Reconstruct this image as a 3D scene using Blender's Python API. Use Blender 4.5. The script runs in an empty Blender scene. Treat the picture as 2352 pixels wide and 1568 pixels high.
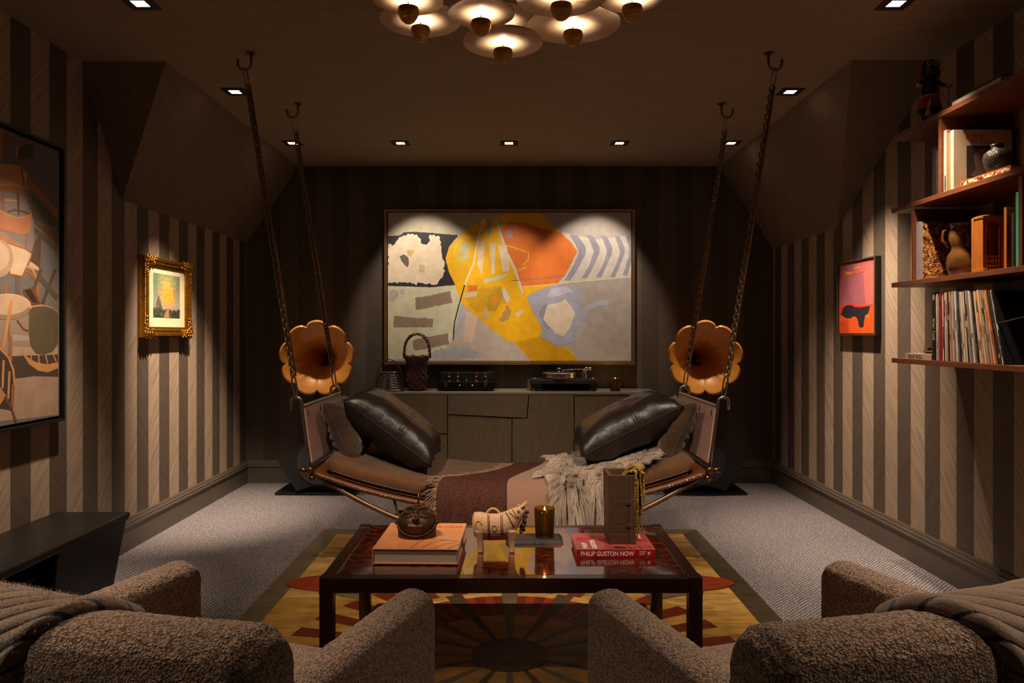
import bpy, bmesh, math, random
from mathutils import Vector, Matrix, Euler, noise
random.seed(7)
PI = math.pi
SC = bpy.context.scene
COL = SC.collection

# ------------------------------------------------------------------ camera, world, exposure
F, CX, CY, EYE = 1700.0, 1171.0, 766.0, 1.30      # focal length (px), vanishing point, eye height
cam_data = bpy.data.cameras.new('camera')
cam = bpy.data.objects.new('camera', cam_data)
COL.objects.link(cam)
cam.location = (0, 0, EYE)
cam.rotation_euler = (PI / 2, 0, 0)
cam_data.sensor_width = 36.0
cam_data.lens = F / 2352.0 * 36.0
cam_data.shift_x = (1176 - CX) / 2352.0
cam_data.shift_y = -(784 - CY) / 2352.0
cam_data.clip_start = 0.05
SC.camera = cam
world = bpy.data.worlds.new('world')
SC.world = world
world.use_nodes = True
world.node_tree.nodes['Background'].inputs[0].default_value = (0.010, 0.006, 0.004, 1)
world.node_tree.nodes['Background'].inputs[1].default_value = 0.0
vs = SC.view_settings
vs.view_transform = 'Standard'
vs.look = 'None'
vs.exposure = 0.0
vs.gamma = 1.0
vs.use_curve_mapping = False
SC.cycles.max_bounces = 7
SC.cycles.caustics_reflective = False
SC.cycles.caustics_refractive = False
SC.cycles.sample_clamp_indirect = 3.0
WARM = (1.0, 0.79, 0.59)
LAMP = 2.9

# ------------------------------------------------------------------ helpers
def at(u, v, d):
    """the point at depth d that the photograph shows at pixel (u, v)"""
    return Vector(((u - CX) * d / F, d, EYE - (v - CY) * d / F))

def lin(c):
    c = c / 255.0
    return c / 12.92 if c <= 0.04045 else ((c + 0.055) / 1.055) ** 2.4

def C(r, g, b):
    return (lin(r), lin(g), lin(b), 1.0)

class MB:
    def __init__(s):
        s.v, s.f, s.m, s.c = [], [], [], []
        s.mi = 0
    def add(s, vs_, fs, col=None):
        o = len(s.v)
        s.v += [tuple(p) for p in vs_]
        for f in fs:
            s.f.append([o + i for i in f])
            s.m.append(s.mi)
        s.c += [col] * len(vs_)
        return s
    def hexa(s, p):          # 8 corners: bottom 4, top 4
        return s.add(p, [(0, 3, 2, 1), (4, 5, 6, 7), (0, 1, 5, 4), (1, 2, 6, 5), (2, 3, 7, 6), (3, 0, 4, 7)])
    def box(s, x0, x1, y0, y1, z0, z1):
        return s.hexa([(x0, y0, z0), (x1, y0, z0), (x1, y1, z0), (x0, y1, z0),
                       (x0, y0, z1), (x1, y0, z1), (x1, y1, z1), (x0, y1, z1)])
    def prism(s, pts, vec):
        n = len(pts)
        a = [Vector(p) for p in pts]
        b = [p + Vector(vec) for p in a]
        fs = [tuple(range(n - 1, -1, -1)), tuple(range(n, 2 * n))]
        fs += [(i, (i + 1) % n, n + (i + 1) % n, n + i) for i in range(n)]
        return s.add(a + b, fs)
    def tube(s, path, r, n=8, closed=False, cap=True, flat=1.0, col=None):
        P = [Vector(p) for p in path]
        k = len(P)
        rr = r if isinstance(r, (list, tuple)) else [r] * k
        vs_, fs = [], []
        nrm = None
        for i in range(k):
            if closed:
                t = P[(i + 1) % k] - P[i - 1]
            else:
                t = P[min(i + 1, k - 1)] - P[max(i - 1, 0)]
            if t.length < 1e-9:
                t = Vector((0, 0, 1))
            t.normalize()
            if nrm is None:
                nrm = t.orthogonal().normalized()
            else:
                nrm = nrm - t * nrm.dot(t)
                nrm = nrm.normalized() if nrm.length > 1e-6 else t.orthogonal().normalized()
            b = t.cross(nrm)
            for j in range(n):
                a = 2 * PI * j / n
                vs_.append(P[i] + nrm * (math.cos(a) * rr[i]) + b * (math.sin(a) * rr[i] * flat))
        for i in range(k if closed else k - 1):
            i2 = (i + 1) % k
            for j in range(n):
                j2 = (j + 1) % n
                fs.append((i * n + j, i * n + j2, i2 * n + j2, i2 * n + j))
        if cap and not closed:
            fs.append(tuple(range(n - 1, -1, -1)))
            fs.append(tuple((k - 1) * n + j for j in range(n)))
        return s.add(vs_, fs, col)
    def lathe(s, prof, n=24, c=(0, 0, 0), ax=(0, 0, 1), cap=True):
        ax = Vector(ax).normalized()
        ex = ax.orthogonal().normalized()
        if abs(ax.z) > .99:
            ex = Vector((1, 0, 0))
        ey = ax.cross(ex)
        c = Vector(c)
        vs_, fs = [], []
        k = len(prof)
        for r, z in prof:
            for j in range(n):
                a = 2 * PI * j / n
                vs_.append(c + ex * (r * math.cos(a)) + ey * (r * math.sin(a)) + ax * z)
        for i in range(k - 1):
            for j in range(n):
                j2 = (j + 1) % n
                fs.append((i * n + j, i * n + j2, (i + 1) * n + j2, (i + 1) * n + j))
        if cap:
            fs.append(tuple(range(n - 1, -1, -1)))
            fs.append(tuple((k - 1) * n + j for j in range(n)))
        return s.add(vs_, fs)
    def ball(s, c, r, n=12, m=8, sq=(1, 1, 1), rot=None):
        c = Vector(c)
        vs_, fs = [], []
        for i in range(m + 1):
            th = PI * i / m
            for j in range(n):
                a = 2 * PI * j / n
                p = Vector((math.sin(th) * math.cos(a) * sq[0], math.sin(th) * math.sin(a) * sq[1], math.cos(th) * sq[2])) * r
                if rot is not None:
                    p = rot @ p
                vs_.append(c + p)
        for i in range(m):
            for j in range(n):
                j2 = (j + 1) % n
                fs.append((i * n + j, (i + 1) * n + j, (i + 1) * n + j2, i * n + j2))
        return s.add(vs_, fs)
    def surf(s, fn, nu, nv, wrap=False):
        vs_ = [fn(i / nu, j / nv) for i in range(nu + (0 if wrap else 1)) for j in range(nv + 1)]
        k = nv + 1
        fs = []
        for i in range(nu):
            i2 = (i + 1) % nu if wrap else i + 1
            for j in range(nv):
                fs.append((i * k + j, i2 * k + j, i2 * k + j + 1, i * k + j + 1))
        return s.add(vs_, fs)
    def build(s, name, mats, parent=None, loc=None, smooth=False, bevel=0, bseg=2, world=False, sub=0, rel=None):
        """world=True: the coordinates are world ones and parent is unrotated"""
        me = bpy.data.meshes.new(name)
        off = Vector((0, 0, 0))
        if world:
            p = parent
            while p is not None:
                off += p.location
                p = p.parent
        if rel is not None:
            off = Vector(rel)
        V = [tuple(Vector(p) - off) for p in s.v] if off.length else s.v
        me.from_pydata(V, [], s.f)
        if not isinstance(mats, (list, tuple)):
            mats = [mats]
        for m in mats:
            me.materials.append(m)
        if len(mats) > 1:
            me.polygons.foreach_set('material_index', s.m)
        if any(c is not None for c in s.c):
            ca = me.color_attributes.new('Col', 'FLOAT_COLOR', 'POINT')
            flat = []
            for c in s.c:
                flat += list(c) if c is not None else [1, 1, 1, 1]
            ca.data.foreach_set('color', flat)
        if smooth:
            me.polygons.foreach_set('use_smooth', [True] * len(me.polygons))
        me.update()
        o = bpy.data.objects.new(name, me)
        COL.objects.link(o)
        if parent is not None:
            o.parent = parent
        if loc is not None:
            o.location = loc
        elif rel is not None:
            o.location = rel
        if bevel:
            b = o.modifiers.new('bevel', 'BEVEL')
            b.width = bevel
            b.segments = bseg
            b.limit_method = 'ANGLE'
            b.angle_limit = math.radians(40)
        if sub:
            m_ = o.modifiers.new('subdivision', 'SUBSURF')
            m_.levels = sub
            m_.render_levels = sub
        return o

def fixn(o):
    bm = bmesh.new()
    bm.from_mesh(o.data)
    bmesh.ops.recalc_face_normals(bm, faces=bm.faces)
    bm.to_mesh(o.data)
    bm.free()
    return o

def autosmooth(o, deg=35):
    me = o.data
    me.polygons.foreach_set('use_smooth', [True] * len(me.polygons))
    me.set_sharp_from_angle(angle=math.radians(deg))
    return o

def tag(o, label, cat, group=None, kind=None):
    if label: o['label'] = label
    if cat: o['category'] = cat
    if group: o['group'] = group
    if kind: o['kind'] = kind
    return o

def thing(name, label, cat, loc=(0, 0, 0), rotz=0, group=None):
    o = bpy.data.objects.new(name, None)
    o.empty_display_size = .05
    COL.objects.link(o)
    o.location = loc
    o.rotation_euler = (0, 0, rotz)
    return tag(o, label, cat, group)

def struct(o):
    o['kind'] = 'structure'
    return o

def dup(o, parent=None, loc=None):
    c = o.copy()
    COL.objects.link(c)
    c.parent = parent
    if loc is not None:
        c.location = loc
    return c

def remesh(o, vox, smooth=4, fac=.5):
    m = o.modifiers.new('remesh', 'REMESH')
    m.mode = 'VOXEL'
    m.voxel_size = vox
    m.use_smooth_shade = True
    if smooth:
        s = o.modifiers.new('smooth', 'SMOOTH')
        s.factor = fac
        s.iterations = smooth
    return o

def text(body, size, mat, parent, name='lettering', extrude=.0004, shear=0, spacing=1.0, align='LEFT', bold=0):
    cu = bpy.data.curves.new(name, 'FONT')
    cu.body = body
    cu.size = size
    cu.extrude = extrude
    cu.shear = shear
    cu.offset = bold
    cu.space_character = spacing
    cu.align_x = align
    cu.resolution_u = 3
    t = bpy.data.objects.new(name, cu)
    COL.objects.link(t)
    bpy.context.view_layer.update()
    me = bpy.data.meshes.new_from_object(t)
    bpy.data.objects.remove(t)
    me.materials.clear()
    me.materials.append(mat)
    o = bpy.data.objects.new(name, me)
    COL.objects.link(o)
    o.parent = parent
    return o

def nz(x, y=0, z=0):
    return noise.noise(Vector((x, y, z)))

# ------------------------------------------------------------------ materials
MATS = {}
def new_mat(name):
    m = bpy.data.materials.new(name)
    m.use_nodes = True
    nt = m.node_tree
    return m, nt, nt.nodes['Principled BSDF']

def node(nt, typ, **kw):
    n = nt.nodes.new(typ)
    for k, v in kw.items():
        if k.startswith('i_'):
            n.inputs[k[2:].replace('_', ' ')].default_value = v
        else:
            setattr(n, k, v)
    return n

def coords(nt, scale=(1, 1, 1), rot=(0, 0, 0), rand=False, src='Object'):
    tc = nt.nodes.new('ShaderNodeTexCoord')
    mp = nt.nodes.new('ShaderNodeMapping')
    mp.inputs['Scale'].default_value = scale
    mp.inputs['Rotation'].default_value = rot
    if rand:
        oi = nt.nodes.new('ShaderNodeObjectInfo')
        ad = nt.nodes.new('ShaderNodeVectorMath')
        ad.operation = 'ADD'
        mu = nt.nodes.new('ShaderNodeMath')
        mu.operation = 'MULTIPLY'
        mu.inputs[1].default_value = 37.0
        nt.links.new(oi.outputs['Random'], mu.inputs[0])
        nt.links.new(tc.outputs[src], ad.inputs[0])
        nt.links.new(mu.outputs[0], ad.inputs[1])
        nt.links.new(ad.outputs[0], mp.inputs['Vector'])
    else:
        nt.links.new(tc.outputs[src], mp.inputs['Vector'])
    return mp.outputs[0]

def ramp(nt, fac, stops):
    r = nt.nodes.new('ShaderNodeValToRGB')
    e = r.color_ramp.elements
    while len(e) < len(stops):
        e.new(0.5)
    for el, (p, c) in zip(e, stops):
        el.position = p
        el.color = c
    nt.links.new(fac, r.inputs[0])
    return r.outputs[0]

def bump(nt, bsdf, h, strength=.3, dist=.01):
    b = nt.nodes.new('ShaderNodeBump')
    b.inputs['Strength'].default_value = strength
    b.inputs['Distance'].default_value = dist
    nt.links.new(h, b.inputs['Height'])
    nt.links.new(b.outputs[0], bsdf.inputs['Normal'])

def shade(c, k):
    return (c[0] * k, c[1] * k, c[2] * k, 1)

def mk(name, rgb, rough=.5, metal=0, var=.15, vs_=8, stretch=(1, 1, 1), bs=0, bstr=.2, bd=.004, coat=0, sheen=0, spec=.5, rand=False, emit=None, estr=0, detail=3, trans=0, ior=1.45):
    if name in MATS:
        return MATS[name]
    m, nt, b = new_mat(name)
    c = C(*rgb)
    b.inputs['Base Color'].default_value = c
    b.inputs['Roughness'].default_value = rough
    b.inputs['Metallic'].default_value = metal
    b.inputs['Specular IOR Level'].default_value = spec
    b.inputs['Coat Weight'].default_value = coat
    b.inputs['Coat Roughness'].default_value = .08
    b.inputs['Transmission Weight'].default_value = trans
    b.inputs['IOR'].default_value = ior
    if sheen:
        b.inputs['Sheen Weight'].default_value = sheen
        b.inputs['Sheen Roughness'].default_value = .5
    if var or bs:
        co = coords(nt, stretch, rand=rand)
    if var:
        n = node(nt, 'ShaderNodeTexNoise', i_Scale=vs_, i_Detail=detail)
        nt.links.new(co, n.inputs['Vector'])
        nt.links.new(ramp(nt, n.outputs[0], [(.3, shade(c, 1 - var)), (.7, shade(c, 1 + var))]), b.inputs['Base Color'])
    if bs:
        n2 = node(nt, 'ShaderNodeTexNoise', i_Scale=bs, i_Detail=3.0)
        nt.links.new(co, n2.inputs['Vector'])
        bump(nt, b, n2.outputs[0], bstr, bd)
    if emit:
        b.inputs['Emission Color'].default_value = C(*emit)
        b.inputs['Emission Strength'].default_value = estr
    MATS[name] = m
    return m

def mk_strip(name, rgb, ang, k=.22, rough=.55):
    """wall covering of fine parallel fibres laid at an angle"""
    m, nt, b = new_mat(name)
    c = C(*rgb)
    co = coords(nt, (1, 1, 1), rand=True)
    mp = node(nt, 'ShaderNodeMapping')
    mp.inputs['Rotation'].default_value = (ang, 0, 0)
    mp.inputs['Scale'].default_value = (1, 1, 1)
    nt.links.new(co, mp.inputs['Vector'])
    mp2 = node(nt, 'ShaderNodeMapping')
    mp2.inputs['Scale'].default_value = (6, 105, 4)
    nt.links.new(mp.outputs[0], mp2.inputs['Vector'])
    n = node(nt, 'ShaderNodeTexNoise', i_Scale=1.0, i_Detail=3.0, i_Roughness=.6)
    nt.links.new(mp2.outputs[0], n.inputs['Vector'])
    nt.links.new(ramp(nt, n.outputs[0], [(.30, shade(c, 1 - k * 1.5)), (.5, c), (.70, shade(c, 1 + k))]), b.inputs['Base Color'])
    b.inputs['Roughness'].default_value = rough
    b.inputs['Specular IOR Level'].default_value = .35
    bump(nt, b, n.outputs[0], .35, .002)
    MATS[name] = m
    return m

def mk_wood(name, rgb, scale=(1, 1, 1), k=.35, rough=.4, coat=0, rand=True, bstr=.12):
    m, nt, b = new_mat(name)
    c = C(*rgb)
    co = coords(nt, scale, rand=rand)
    n = node(nt, 'ShaderNodeTexNoise', i_Scale=6.0, i_Detail=6.0, i_Roughness=.6, i_Distortion=.6)
    nt.links.new(co, n.inputs['Vector'])
    nt.links.new(ramp(nt, n.outputs[0], [(.25, shade(c, 1 - k)), (.5, c), (.75, shade(c, 1 + k))]), b.inputs['Base Color'])
    b.inputs['Roughness'].default_value = rough
    b.inputs['Coat Weight'].default_value = coat
    b.inputs['Coat Roughness'].default_value = .06
    bump(nt, b, n.outputs[0], bstr, .003)
    MATS[name] = m
    return m

def mk_fuzzy(name, rgb, scale, rgb2=None, strength=1.0, dist=.01, sheen=.3):
    """looped or woven pile: cell bumps with dark gaps"""
    m, nt, b = new_mat(name)
    c = C(*rgb)
    c2 = C(*(rgb2 or rgb))
    co = coords(nt)
    n0 = node(nt, 'ShaderNodeTexNoise', i_Scale=scale * .5, i_Detail=2.0)
    nt.links.new(co, n0.inputs['Vector'])
    mixv = node(nt, 'ShaderNodeMix', data_type='VECTOR')
    mixv.inputs['Factor'].default_value = .011
    nt.links.new(co, mixv.inputs['A'])
    nt.links.new(n0.outputs['Color'], mixv.inputs['B'])
    v = node(nt, 'ShaderNodeTexVoronoi', i_Scale=scale)
    nt.links.new(mixv.outputs['Result'], v.inputs['Vector'])
    inv = node(nt, 'ShaderNodeMath', operation='SUBTRACT')
    inv.inputs[0].default_value = 1.0
    nt.links.new(v.outputs['Distance'], inv.inputs[1])
    n1 = node(nt, 'ShaderNodeTexNoise', i_Scale=scale * 2.2, i_Detail=2.0)
    nt.links.new(co, n1.inputs['Vector'])
    ad = node(nt, 'ShaderNodeMath', operation='MULTIPLY_ADD')
    ad.inputs[1].default_value = .9
    nt.links.new(n1.outputs[0], ad.inputs[0])
    nt.links.new(inv.outputs[0], ad.inputs[2])
    nt.links.new(ramp(nt, inv.outputs[0], [(.3, shade(c2, .42)), (.6, shade(c, .85)), (.85, shade(c, 1.15))]), b.inputs['Base Color'])
    b.inputs['Roughness'].default_value = .95
    b.inputs['Specular IOR Level'].default_value = .1
    b.inputs['Sheen Weight'].default_value = sheen
    bump(nt, b, ad.outputs[0], strength, dist)
    MATS[name] = m
    return m

def mk_attr(name, rough=.8, sheen=0, spec=.3):
    m, nt, b = new_mat(name)
    a = node(nt, 'ShaderNodeAttribute', attribute_name='Col')
    nt.links.new(a.outputs['Color'], b.inputs['Base Color'])
    b.inputs['Roughness'].default_value = rough
    b.inputs['Specular IOR Level'].default_value = spec
    b.inputs['Sheen Weight'].default_value = sheen
    MATS[name] = m
    return m

PAINTS = {}
def paint(rgb, rough=.55, var=.10):
    if (rgb, rough) not in PAINTS:
        PAINTS[(rgb, rough)] = mk('paint_%d_%d_%d_%d' % (rgb + (int(rough * 100),)), rgb, rough, var=var, vs_=14, bs=60, bstr=.15, bd=.002)
    return PAINTS[(rgb, rough)]

M_black = mk('black_satin', (16, 15, 15), .42, var=0, bs=0)
M_blackm = mk('black_metal', (22, 21, 21), .38, metal=.6, var=0)
M_brass = mk('aged_brass', (150, 112, 62), .32, metal=1, var=.12, vs_=30)
M_steel = mk('steel', (170, 160, 150), .28, metal=1, var=.08)
M_chrome = mk('chrome', (225, 220, 215), .1, metal=1, var=0)
M_iron = mk('bronzed_iron', (138, 110, 84), .40, metal=.85, var=.2, vs_=40)
M_walnut = mk_wood('walnut', (112, 62, 36), (12, 1.2, 12), .3, .42)
M_page = mk('book_pages', (188, 172, 156), .85, var=.14, vs_=60, stretch=(1, 1, 14))
# ------------------------------------------------------------------ the room
W, YB, ZC, Y0 = 2.30, 6.46, 2.76, -1.3
STRIPE = 0.1446

def mk_cloth(name, rgb, sc, k):
    m, nt, b = new_mat(name)
    c = C(*rgb)
    co = coords(nt, sc)
    n = node(nt, 'ShaderNodeTexNoise', i_Scale=1.0, i_Detail=4.0, i_Roughness=.65)
    nt.links.new(co, n.inputs['Vector'])
    nt.links.new(ramp(nt, n.outputs[0], [(.3, shade(c, 1 - k)), (.7, shade(c, 1 + k))]), b.inputs['Base Color'])
    b.inputs['Roughness'].default_value = .8
    b.inputs['Specular IOR Level'].default_value = .2
    bump(nt, b, n.outputs[0], .3, .002)
    return m

def mk_carpet():
    m, nt, b = new_mat('woven_carpet')
    co = coords(nt)
    n0 = node(nt, 'ShaderNodeTexNoise', i_Scale=2.2, i_Detail=3.0)
    n1 = node(nt, 'ShaderNodeTexNoise', i_Scale=95.0, i_Detail=3.0)
    nt.links.new(co, n0.inputs['Vector'])
    nt.links.new(co, n1.inputs['Vector'])
    ww = []
    for rot in (PI / 4, -PI / 4):
        mp = node(nt, 'ShaderNodeMapping')
        mp.inputs['Rotation'].default_value = (0, 0, rot)
        nt.links.new(co, mp.inputs['Vector'])
        w = node(nt, 'ShaderNodeTexWave', i_Scale=19.0, i_Distortion=2.6, i_Detail=2.0)
        w.inputs['Detail Scale'].default_value = 3.0
        nt.links.new(mp.outputs[0], w.inputs['Vector'])
        ww.append(w.outputs['Fac'])
    mu = node(nt, 'ShaderNodeMath', operation='MULTIPLY')
    nt.links.new(ww[0], mu.inputs[0])
    nt.links.new(ww[1], mu.inputs[1])
    ad = node(nt, 'ShaderNodeMath', operation='MULTIPLY_ADD')
    ad.inputs[1].default_value = .5
    nt.links.new(n1.outputs[0], ad.inputs[0])
    nt.links.new(mu.outputs[0], ad.inputs[2])
    c = C(160, 151, 154)
    nt.links.new(ramp(nt, ad.outputs[0], [(.18, shade(c, .16)), (.55, shade(c, .9)), (.95, shade(c, 2.0))]), b.inputs['Base Color'])
    b.inputs['Roughness'].default_value = .92
    b.inputs['Specular IOR Level'].default_value = .15
    bump(nt, b, ad.outputs[0], 1.0, .010)
    return m

M_ceil = mk_cloth('ceiling_grasscloth', (154, 136, 116), (4, 130, 40), .2)
M_slope = mk_cloth('slope_grasscloth', (124, 106, 88), (40, 10, 60), .16)
M_wallbase = mk('wall_base', (84, 68, 52), .8, var=.1)
M_carpet = mk_carpet()
M_base = mk('taupe_paint', (92, 80, 68), .38, var=.03, vs_=3)

o = struct(MB().box(-W - .15, W + .15, Y0, YB + .15, -.1, 0).build('floor', M_carpet))
tag(o, 'grey woven carpet covering the whole floor', None)
ceil = struct(MB().box(-W - .15, W + .15, Y0, YB + .15, ZC, ZC + .12).build('ceiling', M_ceil))
tag(ceil, 'dark brown grasscloth ceiling', None)
wl = struct(MB().box(-W - .15, -W, Y0, YB + .15, 0, ZC).build('wall_left', M_wallbase))
wr = struct(MB().box(W, W + .15, Y0, YB + .15, 0, ZC).build('wall_right', M_wallbase))
wb = struct(MB().box(-W, W, YB, YB + .15, 0, ZC).build('wall_back', M_wallbase))
wf = struct(MB().box(-W, W, Y0, Y0 + .1, 0, ZC).build('wall_front', M_wallbase))
tag(wl, 'left wall of alternating light and dark straw stripes', None)
tag(wr, 'right wall of alternating light and dark straw stripes behind the shelves', None)
tag(wb, 'dark striped back wall behind the large painting', None)

# stripes: one thin board each
S_LA = mk_strip('straw_light_rising', (166, 144, 124), math.radians(40), .24)
S_LB = mk_strip('straw_light_falling', (166, 144, 124), math.radians(-40), .24)
S_DA = mk_strip('straw_dark_rising', (92, 78, 66), math.radians(40), .16)
S_DB = mk_strip('straw_dark_falling', (92, 78, 66), math.radians(-40), .16)
def strips(wall, side, phase):
    protos = {}
    for k in range(-42, 18):
        y0 = phase + k * STRIPE
        y1 = y0 + STRIPE
        if y1 > YB or y0 < Y0 + .1:
            if y0 >= YB or y0 < Y0 + .1:
                continue
            y1 = YB
        lightk = k % 2 == 0
        key = (lightk, round(y1 - y0, 4))
        if key not in protos:
            w = (y1 - y0) / 2 - .0003
            t = .0015
            b = MB().box(0 if side < 0 else -t, t if side < 0 else 0, -w, w, .19, ZC)
            m = S_LA if lightk else S_DB
            protos[key] = b.build('wall_strip', m, wall, loc=(side * W, (y0 + y1) / 2, 0))
        else:
            dup(protos[key], wall, (side * W, (y0 + y1) / 2, 0))
strips(wl, -1, 4.418)
strips(wr, 1, 4.388)
# back wall: same strips turned
SB = {}
for nm, rgb, a in (('BL', (88, 74, 60), 38), ('BD', (74, 61, 49), -38)):
    m, nt, b = new_mat('straw_back_' + nm)
    c = C(*rgb)
    co = coords(nt, rand=True)
    mp = node(nt, 'ShaderNodeMapping')
    mp.inputs['Rotation'].default_value = (0, math.radians(a), 0)
    nt.links.new(co, mp.inputs['Vector'])
    mp2 = node(nt, 'ShaderNodeMapping')
    mp2.inputs['Scale'].default_value = (6, 5, 170)
    nt.links.new(mp.outputs[0], mp2.inputs['Vector'])
    n = node(nt, 'ShaderNodeTexNoise', i_Scale=1.0, i_Detail=3.0)
    nt.links.new(mp2.outputs[0], n.inputs['Vector'])
    nt.links.new(ramp(nt, n.outputs[0], [(.3, shade(c, .7)), (.7, shade(c, 1.25))]), b.inputs['Base Color'])
    b.inputs['Roughness'].default_value = .6
    bump(nt, b, n.outputs[0], .3, .002)
    SB[nm] = MB().box(-.0747, .0747, -.0015, 0, .19, ZC).build('wall_strip', m, wb, loc=(-W + .075 + (0 if nm == 'BL' else .15), YB, 0))
k = 2
while -W + .075 + k * .15 < W - .05:
    dup(SB['BL' if k % 2 == 0 else 'BD'], wb, (-W + .075 + k * .15, YB, 0))
    k += 1

# sloping attic planes with their tilted ends
def slope(side, yb, zb, xa, ya):
    A, Cc, B = (side * xa, ya, ZC), (side * W, ya, ZC), (side * W, yb, zb)
    A2, C2, B2 = (side * xa, YB, ZC), (side * W, YB, ZC), (side * W, YB, zb)
    b = MB()
    b.add([A, Cc, B, A2, C2, B2], [(0, 1, 2), (0, 2, 5, 3), (1, 0, 3, 4), (2, 1, 4, 5), (3, 5, 4)])
    o = b.build('slope', M_slope, ceil)
    fixn(o)
    o['label'] = 'sloping attic ceiling plane above the %s wall' % ('left' if side < 0 else 'right')
slope(-1, 4.39, 2.09, 1.845, 3.97)
slope(1, 5.20, 2.04, 1.825, 3.95)

# baseboards with a moulded cap
def baseboard(name, p0, p1, inward, label):
    prof = [(0, 0), (.017, 0), (.017, .138), (.024, .142), (.024, .152), (.019, .158), (.021, .170), (.015, .176), (.012, .188), (.008, .196), (0, .196)]
    p0, p1, n_ = Vector(p0), Vector(p1), Vector(inward)
    pts = [p0 + n_ * a + Vector((0, 0, z)) for a, z in prof]
    o = struct(MB().prism(pts, p1 - p0).build(name, M_base))
    fixn(o)
    tag(o, label, None)
baseboard('baseboard_left', (-W, Y0 + .1, 0), (-W, YB, 0), (1, 0, 0), 'tall taupe moulded baseboard along the left wall')
baseboard('baseboard_right', (W, Y0 + .1, 0), (W, YB, 0), (-1, 0, 0), 'tall taupe moulded baseboard along the right wall')
baseboard('baseboard_back', (-W, YB, 0), (W, YB, 0), (0, -1, 0), 'tall taupe moulded baseboard along the back wall')

# ------------------------------------------------------------------ recessed square downlights
M_lens = mk('lit_lens', (255, 240, 225), .5, var=0, emit=(255, 226, 200), estr=14)
M_trim = mk('dark_trim', (38, 33, 29), .5, var=0)
def spot(name, parent, loc, target, watts, deg, blend, radius=.03, color=WARM):
    L = bpy.data.lights.new(name, 'SPOT')
    L.energy = watts * LAMP
    L.color = color
    L.spot_size = math.radians(deg)
    L.spot_blend = blend
    L.shadow_soft_size = radius
    o = bpy.data.objects.new(name, L)
    COL.objects.link(o)
    o.parent = parent
    o.location = loc
    d = Vector(target) - (Vector(loc) + (parent.location if parent else Vector()))
    o.rotation_euler = d.to_track_quat('-Z', 'Y').to_euler()
    return o
DL = [  # x, y, target, watts, cone, blend, label
 (-1.664, 5.67, (-1.62, 5.40, .3), 46, 56, .9, 'square recessed downlight at the left end of the far row'),
 (-.837, 5.67, (-.66, 6.44, 1.40), 33, 60, .5, 'square recessed downlight second from left in the far row'),
 (-.007, 5.67, (0, 6.44, 1.2), 22, 58, .7, 'square recessed downlight in the middle of the far row'),
 (.84, 5.67, (.66, 6.44, 1.40), 33, 60, .5, 'square recessed downlight second from right in the far row'),
 (1.694, 5.67, (1.62, 5.40, .3), 46, 56, .9, 'square recessed downlight at the right end of the far row'),
 (-1.657, 4.464, (-2.20, 5.20, .50), 220, 47, 1.0, 'square recessed downlight beside the left front chain'),
 (1.691, 4.464, (2.25, 4.62, .45), 138, 58, 1.0, 'square recessed downlight beside the right front chain'),
 (-1.633, 3.27, (-2.20, 3.38, .80), 92, 47, .9, 'square recessed downlight above the painting of chairs'),
 (1.706, 3.27, (1.98, 3.30, 1.0), 88, 56, .9, 'square recessed downlight above the wooden shelves'),
 (-1.65, 2.07, (-1.0, 1.72, .4), 66, 46, .9, 'square recessed downlight in the near row, leftmost'),
 (1.70, 2.07, (1.05, 1.78, .5), 62, 48, .9, 'square recessed downlight in the near row, rightmost'),
 (-1.65, .87, (-.85, 1.5, .5), 26, 60, .8, 'added unseen square downlight behind the left armchair'),  # this pair is out of view, added to brighten the chair backs
 (1.67, .87, (.85, 1.5, .5), 26, 60, .8, 'added unseen square downlight behind the right armchair'),
 (-.84, 2.07, (-.2, 3.9, .5), 92, 60, 1.0, 'added unseen square downlight in the near row, left of the pendant'),  # unseen pair beside the pendant, added to light the daybed and table
 (.84, 2.07, (.35, 3.9, .5), 96, 60, 1.0, 'added unseen square downlight in the near row, right of the pendant'),
]
TRIM = LENS = None
for (x, y, tg, w, cone, bl, lab) in DL:
    r = thing('recessed_downlight', lab, 'downlight', (x, y, ZC), 0, 'recessed ceiling downlights')
    if TRIM is None:
        b = MB()
        a, h = .066, .031
        b.box(-a, a, -a, -h, -.004, 0).box(-a, a, h, a, -.004, 0).box(-a, -h, -h, h, -.004, 0).box(h, a, -h, h, -.004, 0)
        TRIM = b.build('trim', M_trim, r)
        LENS = MB().box(-h, h, -h, h, -.0025, 0).build('lens', M_lens, r)
    else:
        dup(TRIM, r)
        dup(LENS, r)
    spot('downlight_beam', r, (0, 0, -.012), tg, w, cone, bl, color=(1.0, .85, .68) if y > 5.5 and abs(x) < 1 else WARM)
# ------------------------------------------------------------------ paintings: painted shapes are thin layers of paint
def rough_edge(pts, amp, seed, step=14.0):
    out = []
    n = len(pts)
    for i in range(n):
        a, b = Vector(pts[i]), Vector(pts[(i + 1) % n])
        L = (b - a).length
        k = max(1, int(L / step))
        nrm = Vector((-(b - a).y, (b - a).x)).normalized() if L > 0 else Vector((0, 0))
        for j in range(k):
            p = a.lerp(b, j / k)
            if amp and j:
                p = p + nrm * amp * nz(p.x * .09 + seed, p.y * .09, seed * 1.7)
            out.append((p.x, p.y))
    return out

def stroke_poly(pts, w):
    P = [Vector(p) for p in pts]
    L, R = [], []
    for i, p in enumerate(P):
        t = (P[min(i + 1, len(P) - 1)] - P[max(i - 1, 0)]).normalized()
        n = Vector((-t.y, t.x)) * (w / 2)
        L.append(tuple(p + n))
        R.append(tuple(p - n))
    return L + R[::-1]

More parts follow.
